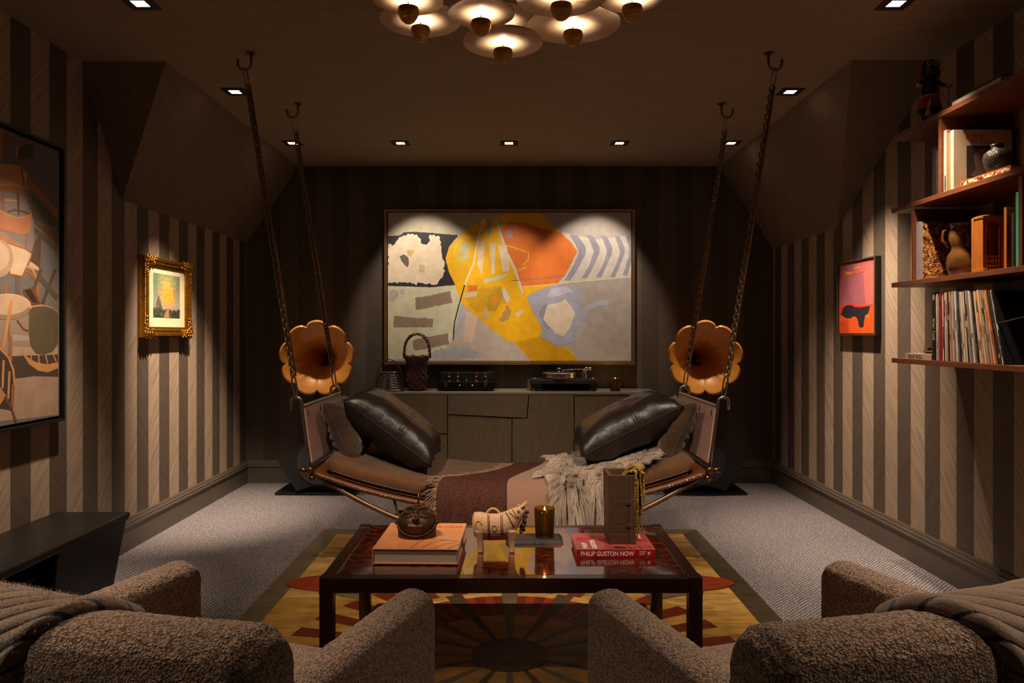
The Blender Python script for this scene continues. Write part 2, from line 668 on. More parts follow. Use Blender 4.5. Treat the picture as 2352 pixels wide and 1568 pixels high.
def paint_layers(name, parent, layers, mapf, nrm, clip, step=.000015, rough=.5):
    """layers: (rgb, polygon, edge jitter); mapf maps picture coordinates to the canvas plane"""
    b = MB()
    mats = []
    for i, (rgb, pts, amp) in enumerate(layers):
        m = paint(rgb, rough)
        if m not in mats:
            mats.append(m)
        b.mi = mats.index(m)
        q = rough_edge(pts, amp, i * 3.1) if amp else pts
        q = [(min(max(x, clip[0]), clip[2]), min(max(y, clip[1]), clip[3])) for x, y in q]
        off = Vector(nrm) * (.0002 + i * step)
        pp = [mapf(x, y) + off for x, y in q]
        # keep the front facing the room
        area = sum(q[k][0] * q[(k + 1) % len(q)][1] - q[(k + 1) % len(q)][0] * q[k][1] for k in range(len(q)))
        if area > 0:
            pp = pp[::-1]
        b.add(pp, [tuple(range(len(pp)))])
    return b.build(name, mats, parent, world=True)

def frame_bars(b, o0, o1, i0, i1, y0, y1):
    """rectangular frame in x-z between outer and inner rectangles, depth y0..y1"""
    (ax, az), (bx, bz), (cx, cz), (dx, dz) = o0, o1, i0, i1
    O = [(ax, az), (bx, az), (bx, bz), (ax, bz)]
    I = [(cx, cz), (dx, cz), (dx, dz), (cx, dz)]
    for k in range(4):
        k2 = (k + 1) % 4
        b.hexa([(O[k][0], y0, O[k][1]), (O[k2][0], y0, O[k2][1]), (I[k2][0], y0, I[k2][1]), (I[k][0], y0, I[k][1]),
                (O[k][0], y1, O[k][1]), (O[k2][0], y1, O[k2][1]), (I[k2][0], y1, I[k2][1]), (I[k][0], y1, I[k][1])])
    return b

# --- large abstract painting on the back wall
YP = 6.375
def wallpt(X, Y):                       # 3x crop coordinates of the photograph -> canvas
    return at(784 + X / 3.0, 450 + Y / 3.0, YP)
q0, q1 = wallpt(296, 1162), wallpt(2023, 92)
i0, i1 = wallpt(315, 1142), wallpt(2004, 108)
P_big = thing('abstract_painting', 'large abstract painting with yellow and orange shapes above the long cabinet', 'painting', ((q0.x + q1.x) / 2, YB - .002, q0.z))
M_frame = mk('champagne_frame', (188, 150, 108), .3, metal=.9, var=.1, vs_=10)
M_dark = mk('shadow_gap', (20, 17, 16), .7, var=0)
b = frame_bars(MB(), (q0.x, q0.z), (q1.x, q1.z), (i0.x, i0.z), (i1.x, i1.z), YP - .012, YB - .002)
fixn(b.build('frame', M_frame, P_big, world=True, bevel=.002))
MB().box(i0.x, i1.x, YP + .02, YP + .03, i0.z, i1.z).build('backing', M_dark, P_big, world=True)
c0, c1 = wallpt(321, 1137), wallpt(1998, 113)
MB().box(c0.x, c1.x, YP, YP + .02, c0.z, c1.z).build('canvas', paint((176, 165, 158)), P_big, world=True)
def chev(x, s=1.0, k=1.0):
    p = [(0, 0), (55, 8), (88, 55), (112, 98), (106, 140), (62, 225), (5, 318), (-42, 318), (25, 215), (62, 125), (38, 68)]
    return [(x + a * s, 265 + (1 - k) * 40 + y_ * k) for a, y_ in p]
YEL, ORA, CREAM, LAV, CHAR, TAUPE = (236, 178, 20), (220, 116, 44), (222, 204, 178), (150, 146, 160), (46, 42, 48), (146, 126, 106)
L = [
 ((182, 172, 150), [(321, 113), (1000, 113), (985, 160), (860, 235), (800, 275), (420, 250), (321, 285)], 3),
 (CHAR, [(321, 278), (410, 270), (430, 250), (520, 246), (700, 262), (808, 270), (745, 345), (718, 430), (740, 520), (785, 612), (620, 628), (321, 618)], 4),
 (CREAM, [(321, 335), (370, 330), (390, 300), (430, 270), (520, 265), (548, 295), (548, 322), (590, 335), (602, 285), (640, 265), (680, 285), (690, 350), (690, 390), (712, 470), (705, 530), (670, 590), (640, 612), (560, 598), (500, 602), (400, 592), (321, 596)], 22),
 ((104, 94, 78), [(400, 415), (430, 402), (462, 425), (466, 470), (455, 492), (432, 470), (412, 445)], 8),
 ((202, 170, 110), [(450, 370), (500, 372), (480, 420), (455, 410)], 14),
 ((196, 176, 130), [(540, 470), (575, 480), (570, 530), (535, 525)], 14),
 ((206, 202, 172), [(321, 622), (620, 630), (785, 615), (832, 740), (800, 840), (770, 1000), (700, 1060), (600, 1090), (321, 1137)], 3),
 ((176, 170, 160), [(330, 650), (360, 645), (390, 660), (386, 700), (350, 738), (325, 715)], 8),
 ((178, 172, 168), [(400, 645), (438, 640), (436, 675), (410, 680)], 6),
 (TAUPE, [(508, 700), (590, 690), (750, 653), (766, 735), (600, 770), (515, 785)], 7),
 (TAUPE, [(362, 825), (500, 838), (633, 845), (628, 905), (358, 905)], 7),
 (TAUPE, [(490, 1000), (520, 985), (740, 943), (736, 985), (745, 1020), (560, 1060), (500, 1062)], 7),
 ((192, 176, 164), [(832, 755), (925, 820), (1040, 920), (1150, 1002), (1195, 1010), (1240, 1060), (1310, 1137), (560, 1137), (600, 1090), (700, 1060), (770, 1000), (800, 850)], 3),
 ((170, 168, 174), [(620, 1080), (700, 1050), (800, 1040), (900, 1060), (960, 1110), (800, 1130), (640, 1130)], 24),
 ((214, 188, 164), [(865, 795), (945, 832), (900, 1010), (835, 1015)], 8),
 ((176, 176, 188), [(830, 760), (860, 790), (828, 900), (790, 1000), (785, 900)], 6),
 ((204, 194, 186), [(1510, 248), (1600, 265), (1740, 300), (1998, 268), (1998, 562), (1890, 570), (1490, 605), (1545, 540), (1627, 385)], 3),
 (LAV, chev(1575), 3), (LAV, chev(1690, .82, .94), 3), (LAV, chev(1787, .72, .92), 3), (LAV, chev(1880, .66, .92), 3),
 (LAV, [(1960, 275), (1998, 270), (1998, 450), (1970, 552), (1938, 545), (1980, 420), (1985, 360)], 3),
 (YEL, [(985, 155), (1120, 122), (1380, 120), (1440, 190), (1510, 245), (1625, 375), (1590, 450), (1490, 605), (1430, 620), (1330, 660), (1278, 690), (1300, 760), (1350, 850), (1392, 930), (1360, 965), (1420, 1000), (1540, 1040), (1580, 1060), (1635, 1137), (1310, 1137), (1240, 1060), (1195, 1008), (1150, 1002), (1040, 920), (925, 820), (830, 740), (785, 612), (740, 520), (718, 430), (745, 345), (860, 235)], 4),
 ((214, 156, 12), [(1200, 1010), (1300, 980), (1370, 970), (1420, 1000), (1540, 1040), (1635, 1137), (1310, 1137)], 8),
 ((228, 190, 60), [(800, 300), (900, 310), (880, 450), (810, 480), (760, 420)], 20),
 ((206, 196, 150), [(820, 330), (885, 325), (880, 430), (830, 455)], 16),
 ((210, 158, 30), [(850, 700), (960, 640), (1090, 620), (1150, 700), (1060, 800), (920, 800)], 26),
 ((188, 150, 44), [(1010, 690), (1095, 615), (1115, 690), (1060, 790), (1005, 790)], 12),
 ((226, 140, 20), [(1040, 690), (1075, 670), (1085, 720), (1045, 770)], 8),
 (ORA, [(870, 615), (940, 612), (938, 655), (870, 658)], 5),
 ((214, 196, 160), [(840, 670), (940, 655), (930, 690), (840, 700)], 8),
 ((180, 140, 84), [(1090, 862), (1140, 750), (1175, 790), (1150, 850), (1110, 868)], 10),
 ((206, 176, 120), [(960, 830), (990, 770), (1025, 810), (1000, 850)], 10),
 ((226, 200, 160), [(1190, 810), (1245, 780), (1250, 800), (1215, 838)], 5),
 ((206, 204, 206), [(1105, 640), (1130, 635), (1162, 700), (1142, 735), (1115, 690)], 8),
 (ORA, [(1150, 178), (1290, 190), (1390, 225), (1510, 248), (1580, 315), (1627, 385), (1590, 450), (1545, 540), (1485, 607), (1240, 627), (1200, 500), (1160, 410), (1110, 300), (1092, 232), (1130, 205)], 4),
 ((160, 156, 160), [(1138, 245), (1160, 235), (1186, 255), (1180, 290), (1140, 290)], 14),
 ((222, 200, 160), [(945, 305), (990, 315), (985, 400), (970, 545), (940, 480)], 4),
 ((224, 202, 166), [(1020, 325), (1062, 325), (1058, 540), (1035, 532)], 4),
 ((226, 206, 172), [(1078, 335), (1140, 345), (1160, 510), (1115, 527), (1095, 430)], 4),
 ((206, 198, 150), [(985, 570), (1160, 530), (1100, 575), (980, 605)], 8),
 ((160, 160, 166), [(1005, 160), (1040, 150), (1030, 250), (1010, 280)], 8),
 ((232, 216, 186), stroke_poly([(985, 158), (945, 270), (912, 465), (880, 540), (850, 612)], 13), 2),
 ((206, 204, 204), stroke_poly([(1065, 155), (1100, 265), (1140, 390), (1200, 510), (1250, 672)], 14), 2),
 ((226, 196, 120), stroke_poly([(800, 272), (940, 292), (1110, 332)], 6), 1),
 ((240, 186, 50), stroke_poly([(1130, 338), (1220, 365), (1292, 390), (1287, 440), (1252, 472), (1268, 490), (1215, 517)], 7), 1),
 ((150, 120, 100), stroke_poly([(1170, 583), (1300, 575), (1545, 548)], 7), 1),
 ((230, 206, 140), stroke_poly([(1250, 625), (1490, 605), (1890, 568)], 6), 1),
 ((44, 40, 44), stroke_poly([(850, 612), (812, 745), (782, 860), (776, 910), (771, 995)], 8), 1),
 ((166, 166, 182), [(1280, 690), (1340, 660), (1430, 622), (1560, 612), (1640, 640), (1670, 700), (1650, 760), (1690, 830), (1640, 900), (1620, 1000), (1500, 1040), (1420, 1000), (1362, 960), (1392, 930), (1350, 850), (1300, 760)], 9),
 ((190, 190, 202), [(1440, 640), (1540, 625), (1600, 650), (1500, 690), (1420, 700)], 12),
 ((180, 180, 196), [(1690, 740), (1840, 715), (1840, 750), (1690, 785)], 12),
 ((150, 148, 158), [(1380, 760), (1420, 740), (1400, 830), (1450, 930), (1400, 900), (1360, 820)], 8),
 ((222, 202, 180), [(1420, 750), (1500, 735), (1545, 710), (1610, 805), (1575, 910), (1525, 967), (1475, 945), (1390, 850)], 5),
]
paint_layers('painted_shapes', P_big, L, wallpt, (0, -1, 0), (322, 114, 1997, 1136))

# ------------------------------------------------------------------ long cabinet
YF, YK, HX = 6.05, 6.445, 1.208
M_cab = mk_wood('brushed_grey_oak', (98, 83, 65), (10, 10, 1.2), .22, .38)
M_cabtop = mk_wood('grey_oak_top', (122, 110, 94), (1.2, 10, 10), .12, .30)
cab = thing('sideboard', 'long low brown sideboard with irregular patchwork doors under the large painting', 'sideboard', (0, (YF + YK) / 2, 0))
MB().box(-HX, HX, YF, YK, .80, .823).build('top', M_cabtop, cab, world=True, bevel=.003)
b = MB().box(-HX, -HX + .02, YF, YK, .06, .80).box(HX - .02, HX, YF, YK, .06, .80).box(-HX + .02, HX - .02, YF + .02, YK, .06, .08)
b.box(-HX + .02, HX - .02, YK - .02, YK, .08, .80)
b.build('carcass', M_cab, cab, world=True, bevel=.002)
MB().box(-HX + .02, HX - .02, YF + .022, YF + .028, .08, .80).build('inner_panel', M_dark, cab, world=True)
for sx in (-1.07, 1.07):
    for y in (YF + .06, YK - .06):
        MB().box(sx - .03, sx + .03, y - .025, y + .025, 0, .06).build('foot', M_cab, cab, world=True, bevel=.003)
def pf(u, v):
    p = at(u, v, YF)
    return (p.x, p.z)
zb, zt = .085, .795
xl, xr = -HX + .024, HX - .024
x1, x1b = pf(1028, 0)[0], pf(1028, 0)[0]
xm0, xm1 = pf(1215, 0)[0], pf(1210, 0)[0]
x2, x3 = pf(1176, 0)[0], pf(1319, 0)[0]
z1a, z1b = pf(0, 952)[1], pf(0, 961)[1]
zl = pf(0, 995)[1]
g = .0035
doors = [
 [(xl, zl + g), (x1 - g, zl - .006 + g), (x1 - g, zt), (xl, zt)],
 [(xl, zb), (x1 - g, zb), (x1 - g, zl - .006 - g), (xl, zl - g)],
 [(x1 + g, z1a + g), (xm1 - g, z1b + g), (xm0 - g, zt), (x1 + g, zt)],
 [(x1 + g, zb), (x2 - g, zb), (x2 - g, z1b + .002 - g), (x1 + g, z1a - g)],
 [(x2 + g, zb), (x3 - g, zb), (x3 - g, zt), (xm0 + g, zt), (xm1 + g, z1b - g), (x2 + g, z1b - g)],
 [(x3 + g, zl + g), (xr, zl + .005 + g), (xr, zt), (x3 + g, zt)],
 [(x3 + g, zb), (xr, zb), (xr, zl + .005 - g), (x3 + g, zl - g)],
]
for i, d in enumerate(doors):
    dy = .004 * (i % 2)
    fixn(MB().prism([(x, YF + dy, z) for x, z in d], (0, .02, 0)).build('door_panel', M_cab, cab, world=True, bevel=.0025))

# ------------------------------------------------------------------ things on the cabinet
ZT = .823
M_wick = mk('dark_wicker', (62, 42, 31), .30, var=.3, vs_=60, spec=.6)
# low trapezoid basket with a thin hoop handle
p = at(893, 893, 6.16)
bk = thing('handled_basket', 'low dark woven basket with a thin hoop handle, at the left end of the sideboard', 'basket', (p.x, 6.18, ZT))
def rsq(hx, hy, z, n=28, e=.35):
    out = []
    for j in range(n):
        a = 2 * PI * j / n
        c, s_ = math.cos(a), math.sin(a)
        out.append((hx * math.copysign(abs(c) ** e, c), hy * math.copysign(abs(s_) ** e, s_), z))
    return out
b = MB()
for k in range(15):
    t = k / 14
    ring = rsq(.122 * (1 - t) + .068 * t, .075 * (1 - t) + .04 * t, .012 + t * .135)
    ring = [(x * (1 + .03 * (-1) ** (j + k)), y * (1 + .04 * (-1) ** (j + k)), z + .002 * nz(x * 90, y * 90, k)) for j, (x, y, z) in enumerate(ring)]
    b.tube(ring, .0058, 6, closed=True)
b.build('woven_body', M_wick, bk, smooth=True)
b = MB()
for j in range(14):
    lo, hi = rsq(.120, .073, .008, 14)[j], rsq(.066, .038, .152, 14)[j]
    b.tube([lo, hi], .005, 6)
b.box(-.118, .118, -.07, .07, .004, .012)
b.build('ribs', M_wick, bk)
MB().tube(rsq(.068, .04, .153), .008, 6, closed=True).tube(rsq(.128, .08, .007), .007, 6, closed=True).build('rim', M_wick, bk, smooth=True)
MB().tube([(-.112 * math.cos(a), 0, .05 + .215 * math.sin(a) * (1 if a < 9 else 1)) for a in [PI * i / 20 for i in range(21)]], .0048, 6).build('hoop_handle', M_wick, bk, smooth=True)

# tall basket with a knotted handle
p = at(957, 890, 6.2)
bk = thing('tall_basket', 'tall dark brown woven basket with a gnarled loop handle', 'basket', (p.x, 6.22, ZT))
M_wick2 = mk('lacquered_vine', (78, 45, 31), .22, var=.35, vs_=50, spec=.7)
def tb_r(t):
    return .074 + .012 * math.sin(t * PI * 1.1) * (1 - t) + .026 * max(0, t - .62) ** 1.2 / .32 + (-.012 if t < .04 else 0)
b = MB()
for d in (-1, 1):
    for k in range(26):
        path = []
        for i in range(27):
            t = i / 26
            a = 2 * PI * k / 26 + d * t * 2.6 + .12 * nz(k, t * 6, d)
            r = tb_r(t) + .006 * math.sin(i * 2.1 + k * 2 + d) + .004 * nz(k * 2, t * 9, d)
            path.append((r * math.cos(a), r * math.sin(a), .004 + t * .285))
        b.tube(path, .0052, 5)
b.build('woven_body', M_wick2, bk, smooth=True)
MB().lathe([(.062, .002), (.066, .05), (.07, .15), (.066, .22), (.082, .28), (.078, .28), (.06, .22), (.06, .02), (.001, .015)], 24).build('liner', M_dark, bk, smooth=True)
b = MB()
b.tube([(.1 * math.cos(a), .1 * math.sin(a), .285 + .006 * math.sin(7 * a)) for a in [2 * PI * i / 40 for i in range(40)]], .008, 6, closed=True)
b.build('rim', M_wick2, bk, smooth=True)
b = MB()
for w in range(3):
    path, rad = [], []
    for i in range(41):
        t = i / 40
        a = PI * t
        x = -.108 * math.cos(a) * (1 if abs(math.cos(a)) > .5 else 1)
        z = .275 + .20 * math.sin(a) ** .72
        tw = i * .8 + w * 2.1
        path.append((x + .007 * math.cos(tw), .008 * math.sin(tw), z + .006 * math.sin(tw * 1.3)))
        rad.append(.0068 + .0035 * nz(i * .7, w * 5))
    b.tube(path, rad, 6)
for i in range(16):
    t = (i + .5) / 16
    a = PI * t
    b.ball((-.108 * math.cos(a) + .008 * nz(i), .008 * nz(i, 3), .277 + .20 * math.sin(a) ** .72), .011 + .004 * nz(i, 7), 7, 5, (1, 1, .8))
b.build('knotted_handle', M_wick2, bk, smooth=True)

# valve amplifier
p0, p1 = at(1004, 893, 6.14), at(1135, 893, 6.14)
ax = (p0.x + p1.x) / 2
amp = thing('valve_amplifier', 'black valve amplifier with four glowing glass tubes on the sideboard', 'amplifier', (ax, 6.26, ZT))
hw = (p1.x - p0.x) / 2
M_gloss = mk('gloss_black', (12, 11, 11), .22, var=0, coat=.4)
MB().box(-hw, hw, -.125, .15, .012, .078).build('chassis', M_gloss, amp, bevel=.003)
MB().box(-hw + .015, hw - .015, .03, .15, .078, .150).build('transformer_cover', M_black, amp, bevel=.003)
M_glassc = mk('clear_valve_glass', (255, 245, 235), .03, var=0, trans=1.0)
M_valve = mk('valve_plate', (70, 50, 40), .5, metal=.5, var=.2)
M_glow = mk('valve_glow', (255, 140, 60), .5, var=0, emit=(255, 120, 50), estr=.5)
for u in (1031, 1051, 1094, 1115):
    x = at(u, 880, 6.2).x - ax
    v = MB().lathe([(.012, .078), (.016, .082), (.0165, .118), (.015, .132), (.010, .141), (.003, .145)], 16, (x, -.03, 0)).build('valve', M_glassc, amp, smooth=True)
    MB().lathe([(.009, .08), (.009, .112)], 10, (x, -.03, 0)).build('plate', M_valve, v)
    MB().lathe([(.0035, .112), (.0035, .12)], 8, (x, -.03, 0)).build('filament', M_glow, v)
    MB().lathe([(.018, .078), (.018, .086)], 16, (x, -.03, 0)).build('socket', M_chrome, v)
for u in (1051, 1072, 1094):
    x = at(u, 880, 6.2).x - ax
    MB().lathe([(.007, .078), (.007, .09), (.004, .096)], 10, (x, -.09, 0)).build('small_valve', M_chrome, amp, smooth=True)
for x in (-.165, .165):
    MB().lathe([(.018, 0), (.018, .012), (.015, .015)], 18, (x, -.124, .046), (0, -1, 0)).build('knob', M_black, amp)
M_led = mk('green_led', (120, 255, 80), .5, var=0, emit=(150, 255, 70), estr=2.2)
for u in (1056, 1085):
    x = at(u, 880, 6.13).x - ax
    MB().lathe([(.0035, 0), (.0035, .003)], 8, (x, -.124, .05), (0, -1, 0)).build('indicator_light', M_led, amp)
MB().box(-.055, .06, -.1265, -.124, .03, .062).build('display', M_gloss, amp)
for x in (-hw + .04, hw - .04):
    for y in (-.09, .11):
        MB().lathe([(.018, 0), (.018, .013)], 12, (x, y, 0)).build('foot', M_black, amp)

# turntable
p0, p1 = at(1213, 896, 6.16), at(1370, 896, 6.16)
tx = (at(1220, 0, 6.16).x + at(1370, 0, 6.16).x) / 2
tt = thing('turntable', 'turntable with a thick polished metal platter and black plinth on the sideboard', 'turntable', (tx, 6.24, ZT))
tw = (at(1370, 0, 6.16).x - at(1220, 0, 6.16).x) / 2
M_plinth = mk('turntable_plinth', (44, 36, 31), .4, var=.1)
MB().box(-tw, tw, -.13, .17, .062, .098).build('plinth', M_plinth, tt, bevel=.004)
MB().box(-tw + .005, tw - .005, -.125, .165, .098, .102).build('top_plate', M_black, tt)
MB().lathe([(.140, .104), (.144, .108), (.144, .130), (.140, .132), (.144, .134), (.144, .147), (.138, .152), (.0, .152)], 48, (-.035, 0, 0)).build('platter', M_steel, tt)
MB().lathe([(.136, .152), (.136, .155), (.0, .155)], 40, (-.035, 0, 0)).build('record_mat', M_black, tt)
MB().lathe([(.022, .155), (.016, .16), (.012, .17), (.021, .178), (.021, .186), (.006, .189)], 20, (-.035, 0, 0)).build('record_clamp', M_brass, tt, smooth=True)
b = MB()
b.lathe([(.028, .102), (.028, .135), (.018, .138), (.018, .165), (.012, .17)], 18, (.185, .06, 0))
b.box(.145, .225, .03, .095, .128, .138)
b.build('arm_base', M_steel, tt)
b = MB().tube([(.20, .06, .176), (.10, .02, .174), (.0, -.01, .170)], .0048, 8)
b.tube([(.185, .055, .176), (.235, .075, .176)], .008, 8).ball((.205, .063, .177), .017).lathe([(.018, 0), (.018, .02)], 14, (.225, .07, .177), (.92, .38, 0))
b.box(-.012, .012, -.018, -.002, .158, .172)
b.build('tonearm', M_chrome, tt, smooth=True)
for x in (-tw + .065, tw - .035):
    for y in (-.095, .13):
        MB().lathe([(.034, 0), (.034, .022), (.020, .026), (.020, .036), (.034, .040), (.034, .062)], 18, (x, y, 0)).build('foot', M_black, tt)
b = MB().lathe([(.024, 0), (.024, .096)], 24, (-tw - .012, -.06, 0))
b.build('motor_pod', M_steel, tt)
for x in (-tw + .03, tw - .03):
    MB().lathe([(.018, .102), (.018, .108), (.010, .111)], 14, (x, -.10, 0)).build('corner_cap', M_chrome, tt, smooth=True)

# candles
M_amber = mk('amber_glass', (150, 92, 18), .05, var=0, trans=.9, ior=1.3)
M_wax = mk('amber_wax', (96, 52, 12), .45, var=.06, emit=(255, 150, 20), estr=.04)
M_flame = mk('flame', (255, 220, 140), .5, var=0, emit=(255, 196, 96), estr=30)
def candle(loc, r, h, wax, label, flame=True):
    t = thing('glass_candle', label, 'candle', loc, 0)
    MB().lathe([(r * .86, 0), (r * .9, .004), (r, h), (r - .003, h), (r * .87, .009), (.001, .009)], 32).build('glass', M_amber, t, smooth=True)
    MB().lathe([(r * .86, .010), (r - .006, wax), (.004, wax - .002)], 32).build('wax', M_wax, t, smooth=True)
    if flame:
        MB().tube([(0, 0, wax - .003), (0, 0, wax + .006)], .0012, 6).build('wick', M_black, t)
        MB().lathe([(.001, wax + .003), (.0045, wax + .010), (.0042, wax + .016), (.0018, wax + .027), (.0003, wax + .034)], 12).build('flame', M_flame, t, smooth=True)
        Lp = bpy.data.lights.new('candle_light', 'POINT')
        Lp.energy = .35
        Lp.color = (1, .58, .2)
        Lp.shadow_soft_size = .006
        o = bpy.data.objects.new('candle_light', Lp)
        COL.objects.link(o)
        o.parent = t
        o.location = (0, 0, wax + .04)
    return t
p = at(1413, 894, 6.16)
cd = candle((p.x, 6.16, ZT), .046, .106, .078, 'small amber glass candle on the sideboard beside the turntable')
M_gold = mk('gold_foil', (214, 160, 60), .3, metal=1, var=.1)
MB().surf(lambda a, z: ((.0462 + .0035 * (.2 + .8 * z) * 0) * math.cos(-.9 + .55 * a) * (.9 + .1 * z) , .0462 * math.sin(-.9 + .55 * a) * (.9 + .1 * z), .02 + z * .06), 8, 4).build('gold_label', M_gold, cd)
# ------------------------------------------------------------------ horn loudspeakers
M_horn = mk_wood('amber_maple', (222, 148, 62), (3, 3, 3), .18, .38, coat=.2, rand=True, bstr=.03)
M_spk = mk('speaker_black', (26, 26, 28), .45, var=.05)
M_disc = mk('speaker_disc', (46, 48, 54), .5, var=.05)
def speaker(side, label):
    hc = at(727 if side < 0 else 1621, 822, 5.86)
    cx = hc.x
    t = thing('horn_loudspeaker', label, 'loudspeaker', (cx, 6.05, 0), 0, 'pair of horn loudspeakers')
    NP = 9
    def petal(k):
        b = MB()
        nf, nr = 10, 9
        prof = [(0.0, .030, .46), (.2, .058, .34), (.4, .098, .20), (.56, .138, .095), (.7, .170, .060), (.86, .214, .022), (1.0, .250, .0)]
        def rad(s):
            for i in range(len(prof) - 1):
                a, c = prof[i], prof[i + 1]
                if s <= c[0] + 1e-9:
                    w = (s - a[0]) / (c[0] - a[0])
                    return a[1] + (c[1] - a[1]) * w, a[2] + (c[2] - a[2]) * w
            return prof[-1][1], prof[-1][2]
        def P(fi, ri, off):
            f = fi / nf
            s = ri / nr
            r, dep = rad(s)
            ang = 2 * PI * (k + f) / NP - PI / 2
            q = math.sin(PI * f) ** .55
            lobe = q * .038 * s ** 1.5
            # staves bow outwards between the seams
            flat = math.cos(PI / NP) / math.cos(2 * PI * (f - .5) / NP)
            rr = r * (flat * (1 - s) + s) + lobe + off
            y = dep - .035 * (1 - q) * 0 + .020 * (1 - q) * s ** 2
            return (rr * math.cos(ang), y + off * .6, rr * math.sin(ang))
        for off in (0, .014):
            vs_ = [P(i, j, off) for i in range(nf + 1) for j in range(nr + 1)]
            fs = [(i * (nr + 1) + j, (i + 1) * (nr + 1) + j, (i + 1) * (nr + 1) + j + 1, i * (nr + 1) + j + 1) for i in range(nf) for j in range(nr)]
            b.add(vs_, fs if off else [f[::-1] for f in fs])
        N = (nf + 1) * (nr + 1)
        for i in range(nf):
            a, c = i * (nr + 1) + nr, (i + 1) * (nr + 1) + nr
            b.f.append([a, c, c + N, a + N]); b.m.append(0)
        for j in range(nr):
            for i in (0, nf):
                a, c = i * (nr + 1) + j, i * (nr + 1) + j + 1
                b.f.append([a, c, c + N, a + N]); b.m.append(0)
        o = b.build('horn_petal', M_horn, t, loc=(hc.x - cx, hc.y - 6.05, hc.z))
        fixn(o)
        autosmooth(o, 32)
    for k in range(NP):
        petal(k)
    MB().lathe([(.032, .44), (.05, .45), (.06, .47), (.06, .56), (.001, .56)], 20, (hc.x - cx, hc.y - 6.05, hc.z), (0, 1, 0)).build('compression_driver', M_spk, t)
    MB().lathe([(.001, .455), (.034, .455)], 20, (hc.x - cx, hc.y - 6.05, hc.z), (0, 1, 0)).build('throat_mesh', mk('throat_mesh', (70, 60, 50), .5, metal=.5), t)
    b = MB().box(-.06, .06, -.03, .10, .60, hc.z - .245).box(-.045, .045, .10, .30, hc.z - .30, hc.z - .05)
    b.build('stand_post', M_spk, t, bevel=.004)
    # faceted bass cabinet
    def q(u, v):
        p = at(u, v, 5.93)
        x_ = (p.x - at(727, 0, 5.93).x) * -side * -1
        return (x_ * .86 if x_ > 0 else x_) * (1 if side < 0 else -1), p.z
    poly = [(632, 1058), (703, 1012), (751, 1012), (822, 1058), (779, 1128), (727, 1112), (675, 1128)]
    pts = [(q(u, v)[0], -.12, q(u, v)[1]) for u, v in poly]
    o = MB().prism(pts, (0, .40, 0)).build('bass_cabinet', M_spk, t, bevel=.004)
    fixn(o)
    dc = q(722, 1062)
    MB().lathe([(.175, 0), (.175, .014), (.170, .018), (.001, .018)], 40, (0, -.12, dc[1]), (0, -1, 0)).build('woofer_disc', M_disc, t)
    MB().lathe([(.182, 0), (.182, .006), (.176, .006)], 40, (0, -.12, dc[1]), (0, -1, 0), cap=False).build('woofer_ring', M_spk, t)
    MB().box(-.36 if side < 0 else -.295, .295 if side < 0 else .36, -.10, .32, 0, .022).build('base_plate', M_black, t, bevel=.003)
    MB().box(-.09, .09, .02, .22, .022, .09).build('foot_block', M_black, t)
speaker(-1, 'horn loudspeaker with an amber wooden petal horn left of the sideboard')
speaker(1, 'horn loudspeaker with an amber wooden petal horn right of the sideboard')

# ------------------------------------------------------------------ hanging daybed
XE = 1.03
YA, YZ = 3.85, 4.70
def zs(x):                     # sling curve
    return .375 + .20 * (x / XE) ** 2
bed = thing('hanging_daybed', 'brown suede daybed hung on four chains from the ceiling', 'daybed', (0, 4.275, zs(0)))
M_sling = mk('saddle_leather', (112, 62, 30), .45, var=.2, vs_=12, bs=80, bstr=.15)
M_suede = mk('brown_suede', (98, 69, 44), .9, var=.28, vs_=7, bs=160, bstr=.12, sheen=.18, spec=.15)
b = MB()
def sl(top):
    def f(a, c):
        x = -XE + 2 * XE * a
        return (x, YA + (YZ - YA) * c, zs(x) + (.012 if top else 0))
    return f
b.surf(sl(True), 48, 4)
b.surf(sl(False), 48, 4)
n5 = 49 * 5
for i in range(48):
    for j in (0, 4):
        b.f.append([i * 5 + j, (i + 1) * 5 + j, (i + 1) * 5 + j + n5, i * 5 + j + n5]); b.m.append(0)
for j in range(4):
    for i in (0, 48):
        b.f.append([i * 5 + j, i * 5 + j + 1, i * 5 + j + 1 + n5, i * 5 + j + n5]); b.m.append(0)
fixn(b.build('leather_sling', M_sling, bed, world=True, smooth=False))
# edge rail carrying the studs
for y, s_ in ((YA, -1), (YZ, 1)):
    b = MB().tube([(x, y, zs(x) + .004) for x in [-XE + 2 * XE * i / 48 for i in range(49)]], .014, 8, flat=1.0)
    b.build('edge_rail', M_sling, bed, world=True, smooth=True)
b = MB()
ns = 112
for i in range(ns):
    x = -XE + .02 + (2 * XE - .04) * i / (ns - 1)
    b.ball((x, YA - .0155, zs(x) + .005), .0062, 8, 5, (1, .6, 1))
o = b.build('nailhead_trim', M_chrome, bed, world=True, smooth=True)
o['kind'] = 'stuff'
# mattress: rounded pad following the curve
MT, XM = .105, .975
def ztop(x):
    e = max(0, (abs(x) - (XM - .07)) / .07)
    return zs(x) + .014 + MT * (1 - .0 * e)
def mat_pt(a, c):
    # a along x, c around the section
    x = -XM + 2 * XM * a
    ex = 1 - max(0, (abs(x) - (XM - .055)) / .055) ** 2.6
    ex = max(ex, .0) ** .5
    ang = 2 * PI * c
    hy, hz = (YZ - YA) / 2 - .015, MT / 2
    e = .28
    cy, cz = math.cos(ang), math.sin(ang)
    y = math.copysign(abs(cy) ** e, cy) * hy
    z = math.copysign(abs(cz) ** .55, cz) * hz * (.15 + .85 * ex)
    z += .006 * nz(x * 5, y * 6) * (1 if cz > 0 else 0)
    return (x, (YA + YZ) / 2 + y * (.93 + .07 * ex), zs(x) + .016 + hz + z)
b = MB()
vs_ = [mat_pt(i / 60, j / 48) for i in range(61) for j in range(48)]
